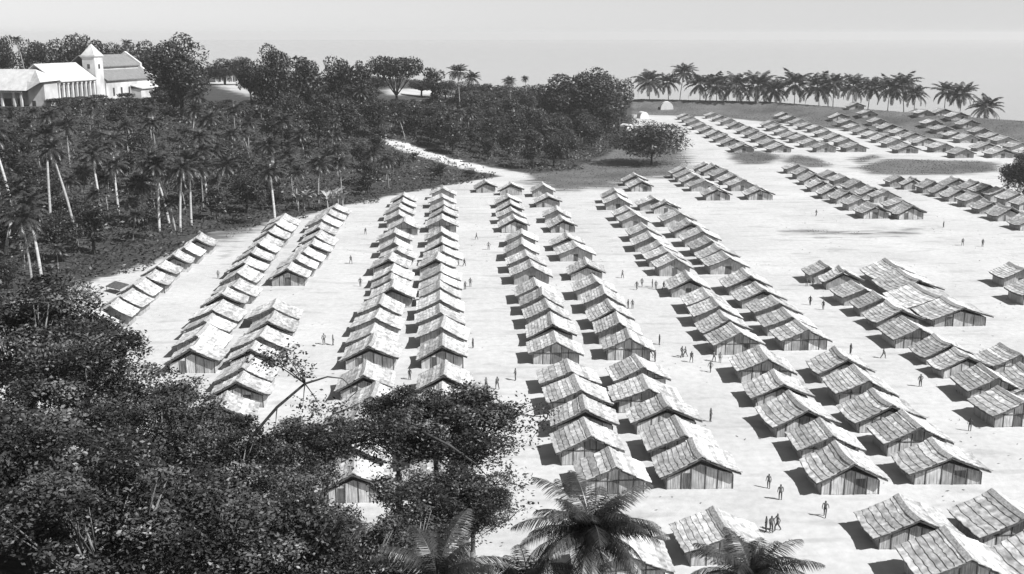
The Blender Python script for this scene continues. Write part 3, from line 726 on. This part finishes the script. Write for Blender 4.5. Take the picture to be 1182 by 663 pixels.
q = (np.stack([x, y, z-HCAM], 1) @ np.array(RM)); upx = PW/2-FPX*q[:, 0]/q[:, 2]; upy = PH/2+FPX*q[:, 1]/q[:, 2]
k = upy > np.interp(upx, ENVX, ENVY)+3; x, y, z = x[k], y[k], z[k]
Vv, Ff = leaves(np.stack([x, y, z], 1), .92, rg, aspect=.45)
o = link('undergrowth', tri_mesh('undergrowth', Vv, Ff, rg.uniform(.5, 1.4, len(Ff)), 'leaf')); tag(o, 'dark leafy undergrowth covering the grove floor and wooded slope', 'undergrowth', kind='stuff')
def tuft_mesh(name, x, y, size):
    z = terrain(x, y)+size*.25
    c = np.stack([x, y, z], 1); n = len(x); a = rg.uniform(0, 6.28, n); s = size*rg.uniform(.6, 1.4, n)
    dx, dy = np.cos(a)*s*.5, np.sin(a)*s*.5
    V = np.stack([c+np.stack([-dx, -dy, -s*.3], 1), c+np.stack([dx, dy, -s*.3], 1), c+np.stack([dx*.9+rg.normal(0, .1, n), dy*.9, s*.35*rg.uniform(.5, 1.5, n)], 1)], 1).reshape(-1, 3)
    return tri_mesh(name, V, np.arange(3*n).reshape(n, 3), rg.uniform(.6, 1.4, n), 'tuft')
from mathutils import kdtree
def grass_at(x, y):
    ix = np.clip(np.searchsorted(xs, x)-1, 0, nx-1); iy = np.clip(np.searchsorted(ys, y)-1, 0, ny-1); return grass[iy, ix]*(1-dark[iy, ix])
x, y = scatter(260000, -120, 400, 150, 720, lambda x, y: grass_at(x, y) > .55)
o = link('grass', tuft_mesh('grass', x, y, 0.34)); tag(o, 'short rough grass on the meadow and the shore rise', 'grass', kind='stuff')

x, y = scatter(26000, -90, 240, 90, 420, lambda x, y: (poly_dist(GROVE, x, y) < -4) & (np.sin(x*.21+2*np.sin(y*.05))*np.sin(y*.13+x*.04) > .15) & (rg.uniform(size=len(x)) < .35))
z = terrain(x, y)+.05
Vv, Ff = leaves(np.stack([x, y, z], 1), .42, rg, up=4.0, aspect=.35)
o = link('litter', tri_mesh('litter', Vv, Ff, rg.uniform(.8, 2.2, len(Ff)), 'tuft')); tag(o, 'scattered dry leaves and scraps lying on the sand', 'litter', kind='stuff')
# ------------------------------------------------------------------ foreground trees
NEAR = [broadleaf(120+k, 16, 7, 6.4, 34000, 0.34, 44, shape='round', cluster=13, leafmat='fleaf', trunk_mat='bark', trunk_h=.3, r_trunk=.38, aspect=.5, lobe=(.13, .34)) for k in range(4)]
LOOSE = [broadleaf(140+k, 16, 7, 6.4, 17000, 0.40, 50, shape='round', cluster=11, leafmat='fleaf', trunk_mat='dkbark', trunk_h=.3, r_trunk=.3, aspect=.5, lobe=(.10, .27)) for k in range(2)]
FG = [(25, 326, 96, 8.5, .95, 'big leafy tree at left picture edge, its top reaching the sandy patch'), (95, 388, 86, 6.6, .95, 'leafy foreground tree below the leftmost hut row'), (40, 470, 66, 7.0, .95, 'leafy foreground tree low at left picture edge'),
      (178, 442, 80, 5.8, .95, 'leafy foreground tree below the second hut row'), (120, 530, 60, 6.5, .95, 'leafy foreground tree near the lower left corner'), (258, 490, 76, 5.2, .95, 'leafy foreground tree left of the shaded hut gable'),
      (328, 508, 80, 4.0, .9, 'smaller leafy tree covering left side of the shaded hut'), (225, 560, 60, 6, .95, 'leafy tree on the bottom edge left of centre'), (392, 602, 64, 5.4, .95, 'dark leafy tree below the shaded hut gable'),
      (372, 480, 83, 3.6, .7, 'low spreading tree above the left corner of the shaded hut'), (458, 468, 84, 4.2, .75, 'leafy tree just right of and above the shaded hut gable'), (502, 450, 84, 5.2, .85, 'leafy tree in front of the fifth hut row'), (534, 460, 85, 5.6, .75, 'thin leafy tree reaching right towards the sixth hut row'),
      (490, 536, 74, 4.4, .9, 'leafy tree hanging over the lower centre huts'), (310, 565, 62, 5.5, .95, 'leafy tree low on the bottom edge under the shaded hut'), (545, 552, 74, 3.2, .95, 'small leafy tree on the bottom edge left of the front palm'), (470, 600, 66, 4.6, .95, 'dark leafy clump on the bottom edge among feathery palms')]
for i, (px, py, Y, r, zs, lab) in enumerate(FG):
    p = at_y(px, py, Y); s = r/7.0; m = NEAR[i % 4] if zs > .94 else LOOSE[i % 2]; g = tz(p.x, p.y); hh = p.z-g
    e = empty('broadleaf_tree', (p.x, p.y, g), i*1.7, (1, 1, 1)); tag(e, lab, 'tree', 'foreground trees')
    c = link('crown', m[1], e); top = ext(m[1])[0]; c.scale = (s, s, s*zs); c.location = (0, 0, hh-top*s*zs)
    t = link('trunk', m[0], e); base = hh-top*s*zs
    t.scale = (s, s, s*zs); t.location = (0, 0, base)
    if base > 0.3:
        b = MB(); b.tube([(0, 0, -1), (0, 0, base*.5), (0, 0, base+.3)], [.62*s, .56*s, .48*s], 8); link('trunk_base', b.mesh('trunk_base', 'bark', True), t).matrix_parent_inverse = Matrix.Translation((0, 0, 0))
        tb = t.children[0]; tb.parent = e
# ---- arching branch with leaf sprays
def sprig(name, pts, rads, Y, leafspots, label, mat='dkbark', nleaf=90, spread=.5):
    P = [at_y(px, py, y) for (px, py, y) in pts]; b0 = P[0]
    e = empty(name, b0); tag(e, label, 'branch')
    t = MB(); t.tube([p-b0 for p in P], rads, 7)
    Vl = []
    for (px, py, y, sp, n) in leafspots:
        c = at_y(px, py, y)-b0; k = min(range(len(P)), key=lambda q: (P[q]-b0-c).length)
        t.tube([P[k]-b0, (P[k]-b0).lerp(c, .5)+Vector((0, 0, .1)), c], [.05, .035, .015], 4)
        Vl.append(np.array(c)+rg.normal(0, sp, (n, 3))*np.array([1, 1, .55]))
    link('branch_wood', t.mesh('branch_wood', mat, True), e)
    C = np.concatenate(Vl); V, F = leaves(C, .3, rg, aspect=.5); link('leaves', tri_mesh('leaves', V, F, rg.uniform(.3, .9, len(F)), 'fleaf'), e)
sprig('tree_branch', [(270, 545, 76), (290, 505, 75), (320, 470, 75), (352, 443, 75), (378, 435, 75), (395, 437, 75), (412, 452, 75)], [.16, .13, .11, .09, .06, .04, .015], 75,
      [(330, 410, 75, .7, 150), (305, 414, 75.5, .7, 150), (345, 422, 75, .55, 110), (352, 432, 75, .4, 60), (322, 420, 75.3, .6, 100), (318, 492, 75, .45, 60), (370, 470, 75, .7, 110), (395, 470, 75.5, .6, 90), (350, 465, 75, .5, 60)], 'bare arching branch rising over the huts from the foreground trees')
sprig('tree_branch', [(490, 500, 80), (520, 515, 79), (548, 535, 79), (572, 560, 78), (588, 600, 78)], [.13, .1, .08, .06, .02], 78,
      [(560, 565, 78, .6, 90), (600, 560, 78, .6, 90), (605, 585, 78, .6, 80), (572, 605, 78, .6, 90), (590, 545, 78, .6, 80), (560, 600, 78, .5, 60), (545, 625, 78, .6, 70)], 'drooping sparse branch against sand left of the front palm')
sprig('tree_branch', [(300, 545, 82), (350, 515, 81), (410, 500, 81), (470, 505, 82)], [.13, .1, .07, .03], 82,
      [(345, 505, 81, .9, 260), (372, 520, 81, .9, 220), (395, 498, 81, 1.0, 300), (425, 512, 81, .9, 260), (450, 495, 82, .9, 240), (410, 525, 81, .7, 130), (440, 530, 82, .6, 110), (360, 490, 81, .8, 200)], 'leafy branch stretching across just above the shaded hut gable')
sprig('tree_branch', [(520, 500, 84), (560, 485, 83), (595, 478, 83), (632, 482, 83)], [.14, .1, .07, .02], 83,
      [(570, 470, 83, .8, 160), (590, 490, 83, .8, 160), (605, 470, 83, .7, 130), (620, 492, 83, .7, 120), (632, 475, 83, .6, 100), (580, 510, 83, .7, 110), (612, 510, 83, .5, 60), (560, 500, 83, .8, 150)], 'leafy branch tip pointing right at the sixth hut row')
sprig('tree_branch', [(165, 625, 62), (185, 612, 61), (200, 603, 60.5), (222, 600, 60)], [.2, .17, .13, .05], 60, [(230, 596, 60, .5, 50), (205, 592, 60.3, .3, 30)], 'pale bare forked limb low in the foreground foliage', mat='palmbark')

# ---- foreground palms, every frond a leaf of its own
def near_palm(px, py, Y, fl, nf, seed, label, trunk_h=None):
    rnd = random.Random(seed); c = at_y(px, py, Y); g = tz(c.x, c.y)
    e = empty('palm_tree', (c.x, c.y, g), 0); tag(e, label, 'palm', 'foreground palms')
    H = c.z-g; t = MB(); t.tube([(-.6, .2, -1), (-.5, .1, H*.4), (-.15, 0, H*.8), (0, 0, H)], [.3, .22, .18, .17], 10); link('trunk', t.mesh('trunk', 'palmbark', True), e)
    h = MB(); h.tube([(0, 0, -.7), (0, 0, -.2), (0, 0, .5)], [.2, .34, .08], 9)
    for k in range(7):
        a = k*.9; h.tube([(math.cos(a)*.3, math.sin(a)*.3, -.2), (math.cos(a)*.34, math.sin(a)*.34, -.38), (math.cos(a)*.32, math.sin(a)*.32, -.55)], [.06, .15, .05], 6)
    cr = link('crown', h.mesh('crown', 'dkbark', True), e); cr.location = (0, 0, H)
    for k in range(nf):
        Vl, Fl, Tl = [], [], []; f = (k+.5)/nf
        frond_geo(Vl, Fl, Tl, (0, 0, .1), k*2.39996+rnd.uniform(-.2, .2), R(78-95*f+rnd.uniform(-8, 8)), fl*rnd.uniform(.88, 1.1)*(1 if f > .12 else .7), R(70+rnd.uniform(-10, 25)), 16, rnd, fl*.26, rnd.uniform(.6, 1.2), 5)
        link('frond', frond_mesh('frond', Vl, Fl, Tl), cr)
near_palm(682, 617, 58, 4.5, 46, 5, 'dark coconut palm crown at bottom centre in front of huts')
near_palm(866, 670, 58, 4.2, 34, 6, 'coconut palm crown cut by the bottom edge right of centre')
near_palm(505, 668, 56, 4.4, 20, 7, 'pale feathery palm crown at bottom edge below the leafy branches')
near_palm(610, 672, 60, 3.6, 20, 8, 'low palm crown at bottom edge left of the dark palm')

# ------------------------------------------------------------------ church and wing on the hill
ANG = math.atan2(UD.y, UD.x)-math.pi/2     # local +y runs along the building, +x faces the camp
zc = 14.2
def building(name, label, u=0):
    e = empty(name, (O.x, O.y, zc), ANG); tag(e, label, 'building'); return e
def part(name, mb, mat, parent): return link(name, mb.mesh(name, mat), parent)
def gable_roof(y0, y1, x0, x1, z, zr, xr, th=.3):
    mb = MB(); mb.prism([(x0, z), (xr, zr), (x1, z), (x1, z+th), (xr, zr+th), (x0, z+th)][::1], y0, y1); return mb
ch = building('church', 'white church with dark tiled nave roof on the hill')
mb = MB(); mb.box(-24, 0, 41.2, 77, -4, 11.5); wall = part('wall', mb, 'plaster', ch)
mb = MB(); mb.box(-18.5, -6, 41.25, 76.9, 11.5, 17); part('wall', mb, 'plaster', ch)
mb = MB(); mb.prism([(-12.4, 22.0), (-19.4, 17.2), (-19.4, 16.8), (-12.4, 21.6), (-5.2, 16.8), (-5.2, 17.2)], 41.1, 76.2); r1 = part('roof', mb, 'darktile', ch)
mb = MB(); mb.prism([(-6.02, 15.6), (-6.02, 15.2), (.9, 11.1), (.9, 11.5)], 41.1, 76.2); part('aisle_roof', mb, 'darktile', ch)
mb = MB(); mb.prism([(-18, 15.6), (-24.9, 11.5), (-24.9, 11.1), (-18, 15.2)], 41.1, 76.2); part('aisle_roof', mb, 'darktile', ch)
mb = MB(); mb.prism([(1.4, -4), (1.4, 12.4), (-4.6, 16.4), (-4.6, 17.9), (-12.4, 23.2), (-20.2, 17.9), (-20.2, 16.4), (-25.4, 12.4), (-25.4, -4)], 76.22, 77.6); part('gable_parapet', mb, 'plaster', ch)
for k in range(5):
    y = 46+k*6; mb = MB(); mb.box(.0, .06, y, y+1.3, 4.5, 8.0); w = part('window', mb, 'opening', ch)
mb = MB(); mb.box(0.003, 5, 60, 76.8, -4, 7.0); part('side_chapel', mb, 'plaster', ch)
mb = MB(); mb.prism([(.02, 8.6), (.02, 8.2), (5.7, 6.9), (5.7, 7.3)], 59.6, 77); part('chapel_roof', mb, 'paletile', ch)
tw = MB(); tw.box(-6.2, -.2, 34.5, 40.5, -4, 21.6); t_ = part('tower', tw, 'plaster', ch)
tw = MB(); tw.box(-6.6, .2, 34.1, 40.9, 21.61, 22.1); part('tower_cornice', tw, 'plaster', t_)
tw = MB(); tw.add([(-6.5, 34.2, 22.12), (.1, 34.2, 22.12), (.1, 40.8, 22.12), (-6.5, 40.8, 22.12), (-3.2, 37.5, 27)], [(0, 1, 4), (1, 2, 4), (2, 3, 4), (3, 0, 4), (3, 2, 1, 0)]); part('tower_roof', tw, 'paletile', t_)
for bx_ in ((-3.8, -2.6, 34.42, 34.5, 16.5, 18.4),): tw = MB(); tw.box(*bx_); part('window', tw, 'opening', t_)
tw = MB(); tw.box(-.2, -.12, 36.9, 38.1, 16.5, 18.4); part('window', tw, 'opening', t_)
cl = building('colonnaded_wing', 'long white colonnaded wing running up to the church tower')
mb = MB(); mb.box(-16, -2.4, 7.1, 33.6, -4, 12); part('wall', mb, 'plaster', cl)
mb = MB(); mb.prism([(.9, 12.3), (-9, 19.2), (-18, 12.6), (-18, 12.2), (-9, 18.8), (.9, 11.9)], 6.2, 33.9); part('roof', mb, 'paletile', cl)
for k in range(9):
    y = 8.6+k*3; mb = MB(); mb.box(-.6, .3, y-.45, y+.45, -3, 11.6); mb.box(-.75, .45, y-.6, y+.6, 11.0, 11.9); part('column', mb, 'plaster', cl)
for k in range(8):
    y = 10.1+k*3; mb = MB(); mb.box(-2.4, -2.33, y-.75, y+.75, 1, 9.2); part('door', mb, 'opening', cl)
mb = MB(); mb.box(-2.4, .5, 7.2, 33.5, 4.8, 5.1); part('gallery_floor', mb, 'plaster', cl)
pv = building('corner_pavilion', 'white hip roofed pavilion with porch at far left on the hill')
mb = MB(); mb.box(-7, .6, -1.5, 7, -4, 12.4); part('wall', mb, 'plaster', pv)
mb = MB(); mb.box(-30, -7.02, 3, 7, -4, 9); part('wall', mb, 'plaster', pv)
mb = MB(); mb.add([(-33, -5, 9.1), (1.6, -5, 9.0+3.4), (1.6, 9, 12.8), (-33, 9, 12.8), (-27, 3, 17.2), (-6, 3, 17.2), (-33, -5, 8.7), (1.6, -5, 8.8), (-5, -5.0, 9.1)], [(0, 8, 5, 4), (8, 1, 5), (1, 2, 5), (2, 3, 4, 5), (3, 0, 4), (0, 3, 2, 1, 8)]); part('roof', mb, 'paletile', pv)
mb = MB(); mb.box(-33, -7.2, -5.2, 2.95, 8.3, 8.7); part('porch_ceiling', mb, 'wood', pv)
for xk in (-31, -24, -17, -11.5, -8.2):
    mb = MB(); mb.box(xk-.4, xk+.4, -4.6, -3.8, -4, 8.3); part('porch_post', mb, 'plaster', pv)
for xa, xb in ((-29, -25), (-22.5, -18.5), (-15.5, -12.5)):
    mb = MB(); mb.box(xa, xb, 2.9, 3.0, -2, 5.5); part('door', mb, 'opening', pv)
mb = MB(); mb.box(-5.4, -3.8, -1.57, -1.5, 0, 5); part('window', mb, 'opening', pv)
for i, (px, py, s, lab) in enumerate([(80, 118, 1.5, 'dark bush in front of the white colonnade'), (95, 121, 1.3, 'dark bush at foot of the colonnade near the tower'), (115, 123, 1.7, 'wide dark bush below the church tower'), (147, 119, 1.6, 'dark round bush against the white church wall'), (62, 134, 1.2, 'dark bush at the corner of the white pavilion')]):
    Y = O.y-4+(px-55)*.5; p = at_y(px, py, Y); e = empty('bush', (p.x, p.y, tz(p.x, p.y)), i, (s*1.3, s*1.3, max((at_y(px, py-8, Y).z-tz(p.x, p.y))/3.4, 1.1))); tag(e, lab, 'bush', 'bushes by the church'); m = BUSH[i % 3]; link('trunk', m[0], e); link('crown', m[1], e)
# hill house
hp = on_ground(262, 95, 16.5); hh = empty('hill_house', (hp.x, hp.y, hp.z), R(12)); tag(hh, 'low white house with dark roof above a pale terrace on the hill', 'building')
mb = MB(); mb.box(-6.5, 6.5, 0, 8, -1, 4); part('wall', mb, 'plaster', hh)
mb = MB(); mb.prism([(-8, 3.9), (8, 3.9), (8, 4.3), (5, 8.2), (-5, 8.2), (-8, 4.3)], -2.2, 9); part('roof', mb, 'darktile', hh)
for k in range(5):
    mb = MB(); mb.box(-6.6+k*3.2, -6.2+k*3.2, -1.9, -1.5, -1, 3.88); part('veranda_post', mb, 'plaster', hh)
for k in range(3):
    mb = MB(); mb.box(-4.6+k*3.6, -3.2+k*3.6, -.06, 0.0, .2, 2.9); part('door', mb, 'opening', hh)
# small shelters and tents
def tent(px, py, w, h, l, rz, label, mat='canvas'):
    b = on_ground(px, py); e = empty('canvas_shelter', b, rz); tag(e, label, 'shelter')
    mb = MB(); prof = [(math.cos(a)*w/2, math.sin(a)**.8*h) for a in [math.pi*k/10 for k in range(11)]]
    mb.prism([(-w/2, -.3), (w/2, -.3)]+prof, 0, l); link('canopy', mb.mesh('canopy', mat), e)
    mb = MB(); mb.box(-w*.1, w*.1, -.05, -.005, 0, h*.6); link('door', mb.mesh('door', 'canvas'), e)
tent(770, 127, 7.5, 4.6, 7, R(-5), 'white rounded shelter on the grassy rise above the far rows')
tent(728, 152, 5.0, 3.4, 6, R(30), 'small pale shelter peeking left of the drooping meadow tree')
tent(744, 137, 5.0, 3.6, 6, R(10), 'small pale shelter behind the drooping meadow tree')
for i, (px, py, w, lab) in enumerate([(471, 171, 4.0, 'pale rounded shelter at upper end of the slope road'), (512, 185, 4.0, 'pale rounded shelter halfway down the slope road'), (531, 190, 4.4, 'pale rounded shelter in lower part of the slope road'), (552, 196, 5, 'pale low shelter near the foot of the slope road')]):
    tent(px, py, w*.85, 1.5, 4, R(55), lab)
b = on_ground(136, 338); e = empty('lean_to', b, R(-40)); tag(e, 'low dark board lean-to beside the leftmost hut row', 'shelter')
mb = MB(); mb.add([(-2.2, -1, .9), (2.2, -1, .9), (2.2, 1, 1.5), (-2.2, 1, 1.5), (-2.2, -1, 1.0), (2.2, -1, 1.0), (2.2, 1, 1.6), (-2.2, 1, 1.6)], [(3, 2, 1, 0), (4, 5, 6, 7), (0, 1, 5, 4), (1, 2, 6, 5), (2, 3, 7, 6), (3, 0, 4, 7)]); link('roof', mb.mesh('roof', 'pole'), e)
for xk, yk, hk in ((-2, -.9, .9), (2, -.9, .9), (-2, .9, 1.48), (2, .9, 1.48)):
    mb = MB(); mb.tube([(xk, yk, -.2), (xk, yk, hk)], [.06, .05], 6); link('post', mb.mesh('post', 'pole'), e)

# ------------------------------------------------------------------ people
def person_mesh(name, pose):
    """a continuous skinned figure 1.68 m tall; pose gives the leg stride, the arm swing and the bend"""
    st, arm, out, seat = pose
    J = {'pel': (0, 0, .92), 'waist': (0, 0, 1.08), 'chest': (0, -.01, 1.28), 'neck': (0, 0, 1.44), 'head': (0, -.015, 1.55), 'crown': (0, 0, 1.66),
         'lh': (.1, 0, .88), 'lk': (.105, -st*.5-.01, .48), 'la': (.105, -st*.55+.03, .07), 'lt': (.11, -st*.55-.13, .03),
         'rh': (-.1, 0, .88), 'rk': (-.105, st*.35-.02, .48), 'ra': (-.105, st*.75+.03, .08), 'rt': (-.11, st*.75-.12, .03),
         'ls': (.18, 0, 1.38), 'le': (.24+out, arm*.25, 1.12), 'lw': (.25+out*.4, arm*.3-.08, .9+out*.3), 'lf': (.24+out*.2, arm*.3-.12, .78+out*.4),
         'rs': (-.18, 0, 1.38), 're': (-.24-out, -arm*.25, 1.12), 'rw': (-.25-out*.4, -arm*.3-.08, .9+out*.3), 'rf': (-.24-out*.2, -arm*.3-.12, .78+out*.4)}
    RAD = {'pel': .15, 'waist': .125, 'chest': .15, 'neck': .06, 'head': .1, 'crown': .075, 'h': .1, 'k': .075, 'a': .05, 't': .04, 's': .07, 'e': .048, 'w': .036, 'f': .035}
    E = [('pel', 'waist'), ('waist', 'chest'), ('chest', 'neck'), ('neck', 'head'), ('head', 'crown')]
    for q in 'lr': E += [('pel', q+'h'), (q+'h', q+'k'), (q+'k', q+'a'), (q+'a', q+'t'), ('chest', q+'s'), (q+'s', q+'e'), (q+'e', q+'w'), (q+'w', q+'f')]
    ks = list(J); me = bpy.data.meshes.new(name); me.from_pydata([J[k] for k in ks], [(ks.index(a), ks.index(b)) for a, b in E], [])
    o = bpy.data.objects.new(name, me); COL.objects.link(o); o.modifiers.new('skin', 'SKIN'); sd = o.modifiers.new('sub', 'SUBSURF'); sd.levels = 1; sd.render_levels = 1
    for i, k in enumerate(ks):
        r = RAD[k] if k in RAD else RAD[k[1]]
        sv = me.skin_vertices[0].data[i]; sv.radius = (r, r*.8); sv.use_root = (k == 'pel')
    dg = bpy.context.evaluated_depsgraph_get(); m2 = bpy.data.meshes.new_from_object(o.evaluated_get(dg)); bpy.data.objects.remove(o); bpy.data.meshes.remove(me)
    m2.name = name; m2.materials.clear()
    for q in ('skin', 'cloth', 'shirt'): m2.materials.append(M[q])
    for p in m2.polygons:
        z = p.center.z; ax = abs(p.center.x)
        p.material_index = 0 if z > 1.43 or z < (.1 if seat else .45) or (ax > .2 and z < 1.14) else (2 if z > .96 else 1); p.use_smooth = True
    return m2
PM = [person_mesh('person', q) for q in ((.02, .05, 0, 1), (.42, .6, 0, 0), (.06, .1, .08, 0), (.28, .4, .02, 1))]
PEOPLE = [(718.5, 322), (735, 335), (741, 331), (753, 332), (757, 335), (766, 335), (725, 357), (730, 357), (787, 414), (791, 413), (798, 419), (824, 418), (831, 419), (820, 431), (751, 412), (756, 418),
          (887, 565), (900.5, 578), (952, 598), (884, 615), (890, 615), (897, 613), (981.5, 410), (1019.5, 414), (935, 353), (950, 358), (931, 331), (938, 331), (1119, 499), (942, 250), (1089, 263), (1111, 284), (1134, 285),
          (422, 271), (405, 305), (416, 331), (550, 277), (564, 289), (536, 308), (537, 335), (543, 332), (374, 399), (384.5, 399), (473, 439), (546, 402), (561, 451), (574, 450), (595, 440), (552, 593), (252, 322), (820, 487), (761, 399), (872, 472), (1062, 447)]
info = []
for (px, py) in PEOPLE:
    b = on_ground(px, py); best = None
    for h, ph, i, (hx, hy) in HUTS:
        d = abs(h.location.x-b.x)+.8*abs(h.location.y+2-b.y)
        if best is None or d < best[0]: best = (d, h, ph, i)
    side = 'left' if b.x < best[1].location.x else 'right'
    info.append([b, best[2], best[3], side, px, py])
from collections import defaultdict
gr = defaultdict(list)
for k, q in enumerate(info): gr[(q[1], q[2], q[3])].append(k)
rp = random.Random(9)
POS = {1: ['person'], 2: ['left person', 'right person'], 3: ['leftmost person', 'middle person', 'rightmost person'], 4: ['leftmost person', 'left middle person', 'right middle person', 'rightmost person']}
for key, ks in gr.items():
    ks.sort(key=lambda k: info[k][4])
    for j, k in enumerate(ks):
        b, ph, i, side, px, py = info[k]
        n = len(ks); who = POS[n][j] if n in POS else '%s person' % names[j]
        lab = '%s %s of %s hut, %s' % (who, side, ORD[i], ph)
        e = link('person', PM[rp.randrange(4)]); e.location = b; e.rotation_euler = (0, 0, rp.uniform(0, 6.28)); s = rp.uniform(.95, 1.08); e.scale = (s*1.1, s*1.1, s)
        tag(e, lab, 'person', 'people on the sand')

# ------------------------------------------------------------------ haze
HZ = bpy.data.materials.new('coastal_haze'); HZ.use_nodes = True; n = HZ.node_tree; n.nodes.clear()
o_ = n.nodes.new('ShaderNodeOutputMaterial'); pvn = n.nodes.new('ShaderNodeVolumePrincipled'); pvn.inputs['Color'].default_value = (.86, .86, .86, 1); pvn.inputs['Density'].default_value = 0.00012; pvn.inputs['Anisotropy'].default_value = 0.2
n.links.new(pvn.outputs[0], o_.inputs['Volume']); M['haze'] = HZ
mb = MB(); B = 11500; mb.box(-B, B, -B, B, -14, 64); hz = link('haze', mb.mesh('haze', 'haze')); tag(hz, 'thin pale coastal haze over the camp and sea', kind='stuff')
